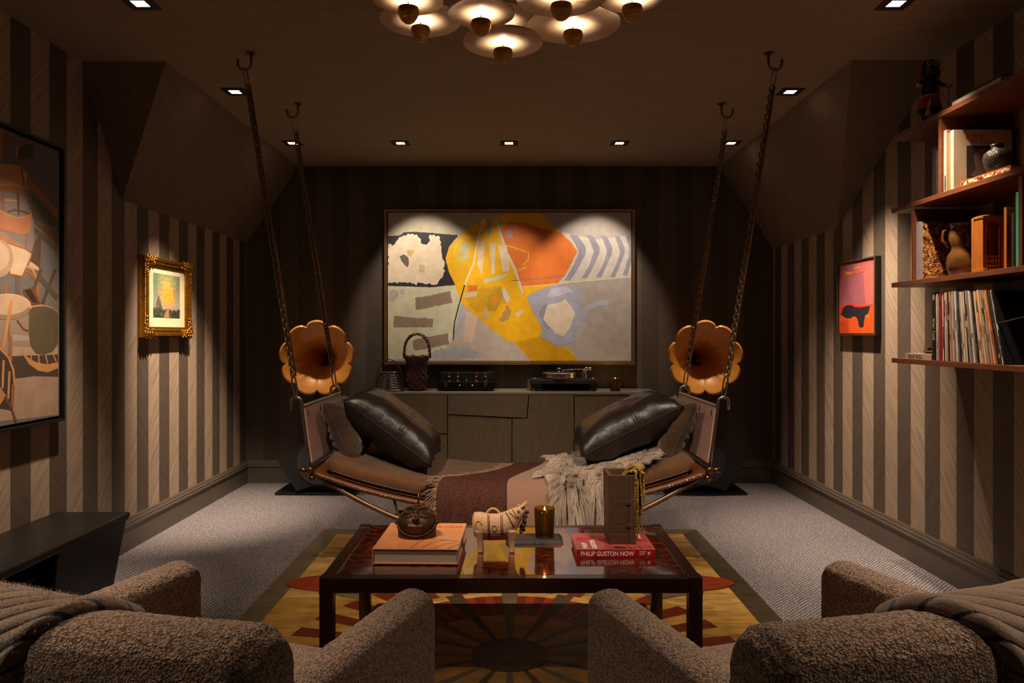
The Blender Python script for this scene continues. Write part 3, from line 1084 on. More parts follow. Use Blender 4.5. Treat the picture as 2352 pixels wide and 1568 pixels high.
fs = [(i * 48 + j, (i + 1) * 48 + j, (i + 1) * 48 + (j + 1) % 48, i * 48 + (j + 1) % 48) for i in range(60) for j in range(48)]
fs += [tuple(range(48)), tuple(60 * 48 + j for j in range(47, -1, -1))]
b.add(vs_, fs)
mt = fixn(b.build('mattress', M_suede, bed, world=True, smooth=True))
for dz in (.03, .05):
    MB().tube([(x, YA + .008 - .002, zs(x) + dz) for x in [-.93 + 1.86 * i / 40 for i in range(41)]], .0016, 5).build('stitched_seam', M_sling, mt, world=True)
# lower truss
def za(x):
    return .22 + .35 * (x / 1.02) ** 2
for y in (YA + .02, YZ - .02):
    MB().tube([(x, y, za(x)) for x in [-1.0 + 2.0 * i / 32 for i in range(33)]], .014, 8).build('lower_arc', M_iron, bed, world=True, smooth=True)
    for x in (-.61, 0, .61):
        MB().tube([(x - .03 * (1 if x > 0 else -1 if x < 0 else 0), y, za(x)), (x, y, zs(x))], .008, 6).build('strut', M_iron, bed, world=True)
for x in (-.61, .61):
    MB().tube([(x, YA + .02, za(x)), (x * .55, (YA + YZ) / 2, za(x) + .05), (x, YZ - .02, za(x))], .008, 6).build('cross_brace', M_iron, bed, world=True)
MB().tube([(-.6, YA + .1, za(.6) + .01), (.6, YA + .1, za(.6) + .01)], .008, 6).build('tie_rod', M_iron, bed, world=True)
# end frames
M_endl = mk('tan_leather', (186, 148, 132), .55, var=.08, vs_=20, bs=140, bstr=.12)
for s_ in (-1, 1):
    xb, xt = s_ * 1.035, s_ * 1.085
    zb_, zt_ = .575, .93
    def ex(z):
        return xb + (xt - xb) * (z - zb_) / (zt_ - zb_)
    pan = MB()
    z0, z1 = .625, .918
    ya, yz = YA + .012, YZ - .012
    k = -s_
    pan.hexa([(ex(z0), ya, z0), (ex(z0) + k * .012, ya, z0), (ex(z0) + k * .012, yz, z0), (ex(z0), yz, z0),
              (ex(z1), ya, z1), (ex(z1) + k * .012, ya, z1), (ex(z1) + k * .012, yz, z1), (ex(z1), yz, z1)])
    pn = fixn(pan.build('end_panel', M_endl, bed, world=True, bevel=.003))
    for f in (.06, .36, .64, .94):
        y = ya + (yz - ya) * f
        zc = .875
        MB().box(ex(zc) + (k * .0125 if k > 0 else k * .0135), ex(zc) + (k * .0135 if k > 0 else k * .0125), y - .006, y + .006, zc - .022, zc + .022).build('slot', M_dark, pn, world=True)
    MB().tube([(xt + k * .006, YA, .925), (xt + k * .006, YZ, .925)], .010, 8).build('top_rail', M_steel, bed, world=True)
    MB().tube([(xb, YA - .04, zb_ + .02), (xb, YZ + .03, zb_ + .02)], .012, 8).build('hinge_bar', M_steel, bed, world=True)
    for y in (YA, YZ):
        path = [(ex(zb_ - .02), y, zb_ - .02), (ex(.75), y, .75), (xt, y, .945)]
        for i in range(1, 9):
            a = PI * i / 8
            path.append((xt + s_ * .026 * (1 - math.cos(a)), y, .945 + .026 * math.sin(a)))
        path.append((xt + s_ * .052, y, .905))
        MB().tube(path, .0085, 8).build('hook_post', M_steel, bed, world=True, smooth=True)
        MB().ball((xb, y - .02, zb_ + .02), .021, 12, 8).ball((xb + k * .005, y, zb_ - .025), .019, 12, 8).lathe([(.016, 0), (.016, .03)], 12, (xb + s_ * .02, y - .02, zb_ + .02), (s_, 0, 0)).build('hinge_knuckle', M_brass, bed, world=True, smooth=True)
# chains
def chain(p_top, p_bot, parent):
    b = MB()
    d = p_bot - p_top
    Ln = d.length
    dn = d.normalized()
    e1 = dn.cross(Vector((0, 1, 0))).normalized()
    e2 = dn.cross(e1)
    pitch, hl, hw_ = .0250, .0185, .0125
    n = int(Ln / pitch)
    for i in range(n):
        c = p_top + dn * (Ln * (i + .5) / n)
        a = (e1, e2) if i % 2 == 0 else (e2, e1)
        ca, sa = math.cos(.5), math.sin(.5)
        side = a[0] * ca + a[1] * sa if i % 2 == 0 else a[0] * ca - a[1] * sa
        ring = []
        for k in range(10):
            t = 2 * PI * k / 10
            ring.append(c + dn * (hl * math.cos(t)) + side * (hw_ * math.sin(t)))
        b.tube(ring, .0050, 5, closed=True)
    b.build('chain', M_iron, parent, world=True, smooth=True)
    # the flat strap running with the chain
    off = e1 * .011
    MB().tube([p_top + off, p_bot + off], .0085, 6, flat=.7).build('chain_strap', M_iron, parent, world=True, smooth=True)
def long_link(a, c, parent):
    d = (c - a)
    m_ = (a + c) / 2
    dn = d.normalized()
    e = dn.cross(Vector((0, 1, 0))).normalized()
    ring = [m_ + dn * (d.length / 2 * math.copysign(min(1, abs(math.cos(t)) * 1.3), math.cos(t))) + e * (.011 * math.sin(t)) for t in [2 * PI * k / 16 for k in range(16)]]
    MB().tube(ring, .0045, 6, closed=True).build('long_link', M_steel, parent, world=True, smooth=True)
HOOKS = []
for s_ in (-1, 1):
    for y, nm in ((YA, 'front'), (YZ, 'back')):
        top = Vector((s_ * 1.38, y, 2.68))
        bot = Vector((s_ * 1.111, y, .975))
        dn = (bot - top).normalized()
        long_link(top, top + dn * .10, bed)
        chain(top + dn * .095, bot - dn * .105, bed)
        long_link(bot - dn * .11, bot, bed)
        h = thing('ceiling_hook', 'bronze J-shaped ceiling hook holding the %s %s chain' % ('left' if s_ < 0 else 'right', nm), 'hook', (s_ * 1.38, y, ZC - .005), 0, 'ceiling hooks of the daybed')
        k = 1 if s_ < 0 else -1
        path = [(k * .035, 0, 0), (k * .035, 0, -.05)] + [(k * .035 * math.cos(a), 0, -.05 - .035 * math.sin(a)) for a in [PI * i / 10 for i in range(1, 11)]] + [(-k * .035, 0, -.03)]
        MB().tube(path, .0075, 8).build('hook', M_iron, h, smooth=True)
        MB().lathe([(.024, 0), (.024, .004)], 16, (k * .035, 0, 0)).build('ceiling_plate', M_iron, h)

# ------------------------------------------------------------------ pillows
def pillow(name, c, ex, ey, w, h, t, mat, label, seam_mat, seed=0, wr=.012, cat='pillow'):
    ex = Vector(ex).normalized()
    ey = Vector(ey)
    ey = (ey - ex * ey.dot(ex)).normalized()
    ez = ex.cross(ey)
    N = 30
    def outline(a, b_):
        x = w / 2 * a * (1 - .07 * (1 - b_ * b_) * abs(a) ** 2)
        y = h / 2 * b_ * (1 - .07 * (1 - a * a) * abs(b_) ** 2)
        return x, y
    def pt(a, b_, sg):
        x, y = outline(a, b_)
        th = t / 2 * (max(0, 1 - a ** 4) * max(0, 1 - b_ ** 4)) ** .55
        edge = (max(0, 1 - abs(a)) * max(0, 1 - abs(b_))) ** .25
        th += wr * edge * (nz(a * 2.2 + seed, b_ * 2.2, sg) + .5 * nz(a * 6 + seed, b_ * 6, sg * 3)) * (1 if th > .001 else 0)
        # tucks running in from the corners
        cr = max(abs(a), abs(b_))
        th += .012 * wr / .012 * math.sin(math.atan2(b_, a) * 22 + seed) * max(0, cr - .55) * edge * 2
        return Vector((x, y, sg * max(th, .002)))
    b = MB()
    for sg in (1, -1):
        vs_ = [pt(-1 + 2 * i / N, -1 + 2 * j / N, sg) for i in range(N + 1) for j in range(N + 1)]
        fs = [(i * (N + 1) + j, (i + 1) * (N + 1) + j, (i + 1) * (N + 1) + j + 1, i * (N + 1) + j + 1) for i in range(N) for j in range(N)]
        b.add(vs_, fs if sg > 0 else [f[::-1] for f in fs])
    o = b.build(name, mat, smooth=True)
    bm = bmesh.new(); bm.from_mesh(o.data)
    bmesh.ops.remove_doubles(bm, verts=bm.verts, dist=.0045)
    bmesh.ops.recalc_face_normals(bm, faces=bm.faces)
    bm.to_mesh(o.data); bm.free()
    o.matrix_world = Matrix((( ex.x, ey.x, ez.x, c[0]), (ex.y, ey.y, ez.y, c[1]), (ex.z, ey.z, ez.z, c[2]), (0, 0, 0, 1)))
    tag(o, label, cat, 'pillows on the daybed')
    path = [(-1 + 2 * i / 16, -1) for i in range(16)] + [(1, -1 + 2 * i / 16) for i in range(16)] + [(1 - 2 * i / 16, 1) for i in range(16)] + [(-1, 1 - 2 * i / 16) for i in range(16)]
    MB().tube([outline(*q) + (0,) for q in path], .0028, 6, closed=True).build('seam', seam_mat, o, smooth=True)
    if t > .2:
        MB().tube([pt(.12, -.96 + 1.92 * i / 30, 1) + Vector((0, 0, .0005)) for i in range(31)], .0026, 6).build('stitched_band', seam_mat, o, smooth=True)
        MB().tube([pt(.17, -.96 + 1.92 * i / 30, 1) + Vector((0, 0, .0005)) for i in range(31)], .0026, 6).build('stitched_band', seam_mat, o, smooth=True)
    return o
M_leather = mk('dark_leather', (32, 22, 18), .40, var=.2, vs_=9, bs=13, bstr=.5, bd=.015, spec=.6)
M_suedep = mk('dark_suede', (66, 47, 32), .85, var=.35, vs_=6, bs=30, bstr=.3, sheen=.3, spec=.15)
def tri(deg):
    a = math.radians(deg)
    return Vector((math.cos(a), 0, math.sin(a)))
pillow('leather_pillow', (-.66, 4.25, .765), tri(-37), (0, 1, 0), .60, .54, .25, M_leather, 'plump dark brown leather pillow leaning at the left end of the daybed', M_leather, 1)
pillow('leather_pillow', (.66, 4.25, .775), tri(26), (0, 1, 0), .62, .54, .25, M_leather, 'plump dark brown leather pillow leaning at the right end of the daybed', M_leather, 5)
pillow('suede_pillow', (-.925, 4.22, .765), tri(-66), (0, 1, 0), .36, .50, .15, M_suedep, 'small mottled suede pillow wedged against the left end panel', M_suedep, 9, .016)
pillow('suede_pillow', (.925, 4.22, .765), tri(66), (0, 1, 0), .36, .50, .15, M_suedep, 'small mottled suede pillow wedged against the right end panel', M_suedep, 13, .016)
# ------------------------------------------------------------------ alabaster pendant
def mk_alab():
    m, nt, b = new_mat('alabaster')
    co = coords(nt, rand=True)
    n = node(nt, 'ShaderNodeTexNoise', i_Scale=5.0, i_Detail=6.0, i_Roughness=.6, i_Distortion=1.5)
    nt.links.new(co, n.inputs['Vector'])
    nt.links.new(ramp(nt, n.outputs[0], [(.26, C(150, 96, 50)), (.36, C(226, 190, 150)), (.5, C(242, 218, 190)), (.8, C(248, 230, 208))]), b.inputs['Base Color'])
    b.inputs['Roughness'].default_value = .35
    b.inputs['Subsurface Weight'].default_value = .0
    tr = node(nt, 'ShaderNodeBsdfTranslucent')
    tr.inputs['Color'].default_value = C(246, 214, 176)
    mx = node(nt, 'ShaderNodeMixShader')
    mx.inputs[0].default_value = .22
    nt.links.new(b.outputs[0], mx.inputs[1])
    nt.links.new(tr.outputs[0], mx.inputs[2])
    nt.links.new(mx.outputs[0], nt.nodes['Material Output'].inputs['Surface'])
    return m
M_alab = mk_alab()
pend = thing('alabaster_pendant', 'cluster pendant of round alabaster discs with ribbed brass cups', 'pendant light', (0, 2.75, ZC))
MB().box(-.34, .34, 2.42, 3.08, ZC - .03, ZC).build('canopy', M_brass, pend, world=True, bevel=.004)
M_cup = mk('cup_brass', (176, 134, 80), .40, metal=1, var=.1, vs_=30)
M_bulb = mk('warm_bulb', (255, 220, 170), .5, var=0, emit=(255, 196, 128), estr=30)
DISCS = [(938, -3, 160, 2.47), (966, 44, 186, 2.53), (1105, 28, 154, 2.48), (1155, 95, 183, 2.44), (1289, -11, 211, 2.47),
         (1316, 54, 216, 2.50), (1452, -6, 145, 2.50), (1148, 44, 170, 2.60), (1060, -95, 170, 2.49), (1235, -110, 190, 2.46), (1390, -100, 170, 2.54), (905, -90, 160, 2.55)]  # last four discs hang out of view, added for extra light
for i, (u, v, w, z) in enumerate(DISCS):
    d = F * (z - EYE) / (CY - v)
    x, R = (u - CX) * d / F, w * d / F / 2
    D = MB().lathe([(.001, -.010), (R - .004, -.010), (R, -.007), (R, .001), (R - .004, .004), (.001, .004)], 64).build('alabaster_disc', M_alab, pend, loc=(x, d - 2.75, z - ZC))
    autosmooth(D, 40)
    MB().tube([(0, 0, .004), (0, 0, ZC - .03 - z)], .006, 8).build('stem', M_brass, D)
    r = .036 + .012 * R
    prof = []
    for k in range(21):
        t = k / 20
        rr = r * math.sqrt(max(0.0, 1 - (1 - t) ** 2.2)) if t < .55 else r * (.93 + .07 * math.sin((t - .55) / .45 * PI))
        zz = -.088 + t * .055
        prof += [(max(rr - .0018, .0005), zz - .0013), (max(rr, .001), zz)]
    prof += [(r * .92, -.033), (r * .84, -.045), (r * .5, -.058), (.0005, -.06)]
    autosmooth(MB().lathe(prof, 32).build('ribbed_cup', M_cup, D), 25)
    MB().tube([(0, 0, -.06), (0, 0, -.010)], .002, 8).build('cup_stem', M_brass, D)
    MB().lathe([(r * .30, -.057), (r * .40, -.054), (r * .30, -.051), (.004, -.050)], 20).build('bulb_ring', M_bulb, D)
    Lp = bpy.data.lights.new('pendant_light', 'POINT')
    Lp.energy = 1.3
    Lp.color = (1.0, .73, .48)
    Lp.shadow_soft_size = .007
    o = bpy.data.objects.new('pendant_light', Lp)
    COL.objects.link(o)
    o.parent = D
    o.location = (r * .12, -r * .25, -.040)

# ------------------------------------------------------------------ hide rug
def mk_hide(name, rgb, k=.35, sc=(3, 9, 3)):
    m, nt, b = new_mat(name)
    c = C(*rgb)
    co = coords(nt, sc, rand=True)
    n = node(nt, 'ShaderNodeTexNoise', i_Scale=2.0, i_Detail=7.0, i_Roughness=.65)
    nt.links.new(co, n.inputs['Vector'])
    nt.links.new(ramp(nt, n.outputs[0], [(.3, shade(c, 1 - k)), (.5, c), (.72, shade(c, 1 + k))]), b.inputs['Base Color'])
    b.inputs['Roughness'].default_value = .5
    b.inputs['Specular IOR Level'].default_value = .4
    n2 = node(nt, 'ShaderNodeTexNoise', i_Scale=18.0, i_Detail=5.0)
    nt.links.new(co, n2.inputs['Vector'])
    bump(nt, b, n2.outputs[0], .5, .003)
    return m
H_yel = mk_hide('golden_hide', (160, 118, 52), .5)
H_yel2 = mk_hide('pale_golden_hide', (176, 138, 74), .5)
H_red = mk_hide('rust_hide', (132, 48, 22))
H_red2 = mk_hide('dark_rust_hide', (96, 34, 18))
H_grey = mk_hide('olive_grey_hide', (92, 80, 56))
H_dark = mk_hide('dark_olive_hide', (62, 52, 34))
H_core = mk_hide('oxblood_hide', (56, 18, 12))
RY = 2.96
rug = thing('hide_rug', 'patchwork cowhide rug in gold, rust and olive with a sunburst, under the coffee table', 'rug', (0, RY, 0))
RX, RL = 1.23, 1.93
MB().box(-RX, RX, -RL, RL, 0, .006).build('backing', H_dark, rug)
def patch(poly, mat, z, th=.003, name='hide_patch'):
    q = MB().prism([(x, y, z) for x, y in poly], (0, 0, th))
    return fixn(q.build(name, mat, rug))
bw = .115
patch([(-RX, -RL), (-RX + bw, -RL + bw), (-RX + bw, RL - bw), (-RX, RL)], H_grey, .006)
patch([(RX, -RL), (RX, RL), (RX - bw, RL - bw), (RX - bw, -RL + bw)], H_dark, .006)
patch([(-RX, RL), (-RX + bw, RL - bw), (RX - bw, RL - bw), (RX, RL)], H_grey, .006)
patch([(-RX, -RL), (RX, -RL), (RX - bw, -RL + bw), (-RX + bw, -RL + bw)], H_grey, .006)
nb = 22
rr_ = random.Random(3)
for s_ in (-1, 1):
    y = -RL + bw
    while y < RL - bw - .01:
        h = min(rr_.uniform(.10, .24), RL - bw - y)
        if RL - bw - y - h < .06:
            h = RL - bw - y
        patch([(0, y), (s_ * (RX - bw), y), (s_ * (RX - bw), y + h - .001), (0, y + h - .001)], H_yel if rr_.random() < .6 else H_yel2, .006, .0025)
        y += h
def lens(cx, cy, hx, hy, n=24):
    return [(cx + hx * math.cos(2 * PI * i / n), cy + hy * math.sin(2 * PI * i / n) * abs(math.sin(2 * PI * i / n)) ** .1) for i in range(n)]
for j in (-2, -1, 0, 1, 2):
    cy = j * .87
    for s_ in (-1, 1):
        if abs(cy) < RL - .2:
            patch([(s_ * 1.11, cy - .02), (s_ * .9, cy - .16), (s_ * .6, cy - .30), (s_ * .30, cy - .33), (s_ * .3, cy + .0), (s_ * .6, cy + .02)], H_grey, .0086)
            patch(lens(s_ * .82, cy, .34, .135), H_red, .0118)
# sunburst
def arc(r0, r1, a0, a1, n=4):
    return [(r0 * math.cos(a0 + (a1 - a0) * i / n), r0 * math.sin(a0 + (a1 - a0) * i / n)) for i in range(n + 1)] + \
           [(r1 * math.cos(a1 + (a0 - a1) * i / n), r1 * math.sin(a1 + (a0 - a1) * i / n)) for i in range(n + 1)]
NS = 16
for k in range(NS):
    a = 2 * PI * k / NS + PI / 2
    hs = .30 * PI / NS
    a0, a1 = a + hs, a + 2 * PI / NS - hs
    patch(arc(.150, .72, a - hs, a + hs), H_grey if k % 2 == 0 else H_dark, .0148)
    patch(arc(.150, .42, a0, a1), H_yel, .0148)
    for q in range(4):
        w = (a1 - a0) / 4
        patch(arc(.421, .66, a0 + q * w + .002, a0 + (q + 1) * w - .002, 2), H_red if (q + k) % 2 else H_red2, .0148)
    patch(arc(.661, .72, a0, a1), H_yel2, .0148)
    for q in range(4):
        w = 2 * PI / NS / 4
        patch(arc(.721, .95, a + q * w, a + (q + 1) * w - .002, 2), H_red2 if q % 2 else H_yel, .0148)
patch([(.155 * math.cos(2 * PI * i / 40), .155 * math.sin(2 * PI * i / 40)) for i in range(40)], H_core, .0165)

# ------------------------------------------------------------------ coffee table
ZTB, YN, YFAR, HW = .45, 2.57, 3.29, .664
M_rose = mk_wood('rosewood', (44, 18, 11), (2, 14, 14), .4, .28, coat=.3, bstr=.05)
M_leg = mk_wood('dark_rosewood', (40, 16, 11), (14, 14, 2), .35, .35, bstr=.05)
def mk_parquet():
    m, nt, b = new_mat('rosewood_parquet')
    co = coords(nt, (1, 1, 1))
    br = node(nt, 'ShaderNodeTexBrick', i_Scale=1.0)
    br.inputs['Color1'].default_value = (0, 0, 0, 1)
    br.inputs['Color2'].default_value = (1, 1, 1, 1)
    br.inputs['Mortar'].default_value = (.2, .2, .2, 1)
    br.inputs['Mortar Size'].default_value = .0004
    br.inputs['Brick Width'].default_value = .028
    br.inputs['Row Height'].default_value = .012
    br.inputs['Bias'].default_value = -.15
    nt.links.new(co, br.inputs['Vector'])
    vo = node(nt, 'ShaderNodeTexNoise', i_Scale=30.0, i_Detail=3.0)
    nt.links.new(co, vo.inputs['Vector'])
    ad = node(nt, 'ShaderNodeMath', operation='MULTIPLY_ADD')
    ad.inputs[1].default_value = .55
    nt.links.new(vo.outputs[0], ad.inputs[0])
    mu = node(nt, 'ShaderNodeMath', operation='MULTIPLY')
    mu.inputs[1].default_value = .5
    nt.links.new(br.outputs['Color'], mu.inputs[0])
    nt.links.new(mu.outputs[0], ad.inputs[2])
    nt.links.new(ramp(nt, ad.outputs[0], [(.2, C(30, 10, 6)), (.45, C(70, 24, 10)), (.7, C(122, 48, 18)), (.9, C(170, 84, 30))]), b.inputs['Base Color'])
    b.inputs['Roughness'].default_value = .14
    b.inputs['Specular IOR Level'].default_value = .8
    b.inputs['Coat Weight'].default_value = 1.0
    b.inputs['Coat Roughness'].default_value = .035
    b.inputs['Coat IOR'].default_value = 1.9
    n3 = node(nt, 'ShaderNodeTexNoise', i_Scale=1.0, i_Detail=2.0)
    c2 = coords(nt, (8, 60, 8))
    nt.links.new(c2, n3.inputs['Vector'])
    bump(nt, b, n3.outputs[0], .04, .002)
    return m
M_parq = mk_parquet()
tab = thing('coffee_table', 'low glossy rosewood coffee table with a parquet top and square legs', 'coffee table', (0.004, (YN + YFAR) / 2, .0181))
cx0 = .004
MB().box(cx0 - HW + .05, cx0 + HW - .05, YN + .045, YFAR - .045, ZTB - .022, ZTB).build('parquet_top', M_parq, tab, world=True)
for nm, bx_ in (('front_rail', (cx0 - HW + .045, cx0 + HW - .045, YN, YN + .045, ZTB - .052, ZTB)), ('back_rail', (cx0 - HW + .045, cx0 + HW - .045, YFAR - .045, YFAR, ZTB - .052, ZTB)),
                ('side_rail', (cx0 - HW, cx0 - HW + .05, YN + .045, YFAR - .045, ZTB - .052, ZTB + .001)), ('side_rail', (cx0 + HW - .05, cx0 + HW, YN + .045, YFAR - .045, ZTB - .052, ZTB + .001))):
    MB().box(*bx_).build(nm, M_rose, tab, world=True, bevel=.003)
for sx in (-1, 1):
    for sy in (0, 1):
        x0 = cx0 - HW - .002 if sx < 0 else cx0 + HW - .045
        y0 = YN - .002 if sy == 0 else YFAR - .045
        lg = MB().box(x0, x0 + .047, y0, y0 + .047, .0181, ZTB + .004).build('leg', M_leg, tab, world=True, bevel=.003)
        if sy == 0:
            xa = x0 + .047 - .018 if sx > 0 else x0 - .0006
            MB().box(xa, xa + .0186, y0 - .0006, y0 + .02, ZTB - .055, ZTB - .04).build('brass_inlay', M_brass, lg, world=True)

# --- thick orange book
M_orange = mk('orange_cover', (222, 142, 84), .35, var=.12, vs_=4, coat=.3)
M_cover_line = paint((146, 96, 92), .5)
M_redink = paint((196, 66, 36), .5)
bo = thing('art_book', 'thick orange hardback lying at the left of the coffee table under the mask', 'book', (-.3425, 2.90, ZTB + .004), math.radians(-1.5))
bw_, bd_ = .158, .186
MB().box(-bw_, bw_, -bd_, bd_, 0, .0045).build('back_cover', M_orange, bo, bevel=.001)
MB().box(-bw_, bw_, -bd_, bd_, .0525, .057).build('front_cover', M_orange, bo, bevel=.001)
MB().box(-bw_, -bw_ + .004, -bd_, bd_, .0045, .0525).build('spine', M_orange, bo)
MB().box(-bw_ + .004, bw_ - .006, -bd_ + .006, bd_ - .006, .0045, .0525).build('pages', M_page, bo)
t = text('Christo and Jeanne-Claude', .034, M_redink, bo, 'cover_lettering', shear=.35, spacing=.92)
t.location = (-.145, .115, .0571)
t.scale = (.86, 1.15, 1)
for pts in ([(-.02, -.18), (.0, -.10), (.02, -.05)], [(.02, -.17), (.05, -.11), (.10, -.06)], [(.04, -.05), (.09, -.07), (.15, -.08)], [(.07, -.18), (.10, -.12), (.14, -.10)], [(.12, -.18), (.155, -.12)]):
    q = stroke_poly(pts, .006)
    b = MB()
    b.add([(x, y, .0572) for x, y in q], [tuple(range(len(q)))])
    b.build('drawn_line', M_cover_line, bo)

# --- bronze mask on the orange book
M_bronze = mk('dark_bronze', (84, 58, 42), .42, metal=.7, var=.35, vs_=50, bs=140, bstr=.35, bd=.003)
mk_t = thing('bronze_mask', 'dark bronze face mask with a pierced mouth tube, lying on the orange book', 'mask', (-.362, 2.895, ZTB + .0618))
TILT = math.radians(36)
RT = Matrix.Rotation(TILT, 3, 'X')
UP = Vector((0, 0, .074 * math.sin(TILT) + .006))
def mp(p):
    return RT @ Vector(p) + UP
def tilt(b):
    b.v = [tuple(mp(p)) for p in b.v]
    return b
b = MB()
b.ball((0, 0, .004), .070, 40, 20, (1.0, 1.0, .70))
b.tube([(-.062, .012, .026), (-.042, .036, .040), (-.014, .028, .053), (0, .010, .057), (.014, .028, .053), (.042, .036, .040), (.062, .012, .026)], .0055, 8)
b.tube([(0, .046, .040), (0, .020, .056), (0, -.004, .063), (0, -.012, .058)], [.004, .006, .010, .009], 10)
b.tube([(-.056, -.002, .030), (-.034, -.014, .046), (-.012, -.012, .053)], .0045, 8)
b.tube([(.056, -.002, .030), (.034, -.014, .046), (.012, -.012, .053)], .0045, 8)
b.tube([(0, -.026, .044), (0, -.030, .070)], [.013, .0125], 14)
b.tube([(-.03, -.046, .034), (0, -.050, .036), (.03, -.046, .034)], .006, 8)
tilt(b)
# solid side down to the book
n = 40
rim = [mp((.074 * math.cos(2 * PI * i / n), .074 * math.sin(2 * PI * i / n), .006)) for i in range(n)]
low = [Vector((p.x * 1.01, p.y * 1.01, 0)) for p in rim]
b.add(rim + low, [(i, n + i, n + (i + 1) % n, (i + 1) % n) for i in range(n)] + [tuple(range(n)), tuple(range(2 * n - 1, n - 1, -1))])
o = fixn(b.build('face', M_bronze, mk_t, smooth=True))
remesh(o, .0018, 1)
M_hole = mk('mask_hole', (10, 8, 7), .8, var=0)
for s_ in (-1, 1):
    q = [(s_ * (.030 + .017 * math.cos(a)), .010 + (.0125 * math.sin(a) if math.sin(a) > 0 else .005 * math.sin(a)), .0) for a in [2 * PI * i / 20 for i in range(20)]]
    b = MB()
    b.add([mp((x, y, .0045 + .049 * math.sqrt(max(0, 1 - (x * x + y * y) / .0049)) + .0012)) for x, y, z in q], [tuple(range(20))])
    fixn(b.build('eye_hollow', mk('eye_bronze', (40, 28, 22), .6, metal=.3), mk_t))
    b = MB()
    b.tube([mp((x, y, .0045 + .049 * math.sqrt(max(0, 1 - (x * x + y * y) / .0049)) + .001)) for x, y, z in q], .0018, 6, closed=True)
    b.build('eyelid', M_bronze, mk_t, smooth=True)
tilt(MB().lathe([(.0085, 0), (.0085, .0016)], 14, (0, -.0300, .0700), (0, -.15, 1))).build('mouth_opening', M_hole, mk_t)
b = MB()
for i in range(30):
    a = PI + PI * (i + .5) / 30
    b.ball((.0765 * math.cos(a), .0765 * math.sin(a), .002), .0036, 7, 5)
tilt(b).build('beaded_rim', M_bronze, mk_t, smooth=True)
tilt(MB().tube([(.075 * math.cos(a), .075 * math.sin(a), .010) for a in [2 * PI * i / 48 for i in range(48)]], .0030, 6, closed=True)).build('rope_rim', M_bronze, mk_t, smooth=True)
tilt(MB().tube([(.056 * math.cos(a), .056 * math.sin(a), .0405) for a in [PI * i / 20 for i in range(21)]], .0020, 6)).build('forehead_cord', M_bronze, mk_t, smooth=True)
MB().tube([mp((0, .066, .020)), mp((0, .072, .030)) + Vector((0, 0, .012)), mp((0, .072, .030)) + Vector((0, 0, .036))], [.0045, .0035, .002], 8).ball(mp((0, .072, .030)) + Vector((0, 0, .040)), .0036, 8, 6).build('crest_spike', M_brass, mk_t, smooth=True)
for s_ in (-1, 1):
    tilt(MB().ball((s_ * .079, -.008, .010), .0075, 10, 6)).build('side_lug', M_bronze, mk_t, smooth=True)

# --- ceramic bull
M_cer = mk('bisque_ceramic', (206, 164, 128), .7, var=.14, vs_=24, bs=60, bstr=.25, bd=.003)
M_cerp = mk('brown_slip', (96, 54, 34), .7, var=.2, vs_=30)
M_tan = mk('tan_slip', (164, 112, 62), .7, var=.2, vs_=30)
bl = thing('ceramic_bull', 'painted clay bull figurine with a loop handle and raised head on the coffee table', 'figurine', (-.052, 2.90, ZTB + .0008))
b = MB()
sec = [(-.096, .116, .010, .014), (-.088, .104, .033, .046), (-.066, .097, .041, .055), (-.03, .093, .042, .052), (.005, .093, .042, .052), (.035, .098, .043, .056), (.058, .108, .041, .056), (.076, .123, .034, .047), (.090, .141, .026, .035), (.102, .154, .020, .025), (.114, .164, .014, .017)]
nn = 20
vs_ = []
for x, z, hy, hz in sec:
    vs_ += [(x, hy * math.cos(2 * PI * j / nn), z + hz * math.sin(2 * PI * j / nn)) for j in range(nn)]
fs = [(i * nn + j, i * nn + (j + 1) % nn, (i + 1) * nn + (j + 1) % nn, (i + 1) * nn + j) for i in range(len(sec) - 1) for j in range(nn)]
fs += [tuple(range(nn)), tuple((len(sec) - 1) * nn + j for j in range(nn - 1, -1, -1))]
b.add(vs_, fs)
for lx, ly in ((-.066, -.024), (-.066, .024), (.056, -.024), (.056, .024)):
    b.tube([(lx, ly, .085), (lx + .002, ly, .045), (lx + .004, ly, .018), (lx + .004, ly, .0)], [.020, .0125, .0105, .0115], 12)
b.tube([(-.090, 0, .125), (-.075, -.008, .146), (-.058, -.024, .136), (-.056, -.034, .112)], [.007, .006, .006, .008], 10)
b.tube([(.092, 0, .150), (.104, 0, .160), (.118, 0, .166)], [.016, .013, .010], 10)
bull = remesh(b.build('body', M_cer, bl, smooth=True), .0024, 3)
MB().tube([(-.014 + .0 - .028 * math.cos(a), 0, .128 + .036 * math.sin(a)) for a in [PI * i / 14 for i in range(15)]], .0052, 8).build('loop_handle', M_cer, bl, smooth=True)
for s_ in (-1, 1):
    MB().tube([(.098, s_ * .012, .166), (.106, s_ * .018, .178), (.120, s_ * .020, .192)], [.007, .0055, .0015], 8).build('horn', M_cer, bl, smooth=True)
    MB().ball((.086, s_ * .020, .162), .009, 10, 6, (.7, 1.3, 1.0)).build('ear', M_cer, bl, smooth=True)
MB().box(.082, .094, -.006, .006, .168, .182).build('forelock', M_cer, bl, bevel=.002)
b = MB()
for i in range(70):
    f = rr_.random()
    b.ball((.118 - .020 * f + .006 * rr_.uniform(-1, 1), .020 * rr_.uniform(-1, 1), .156 - .085 * f), rr_.uniform(.0045, .0075), 6, 4)
b.build('dewlap_ruff', mk('dark_ruff', (70, 42, 28), .7, var=.3), bl, smooth=True)
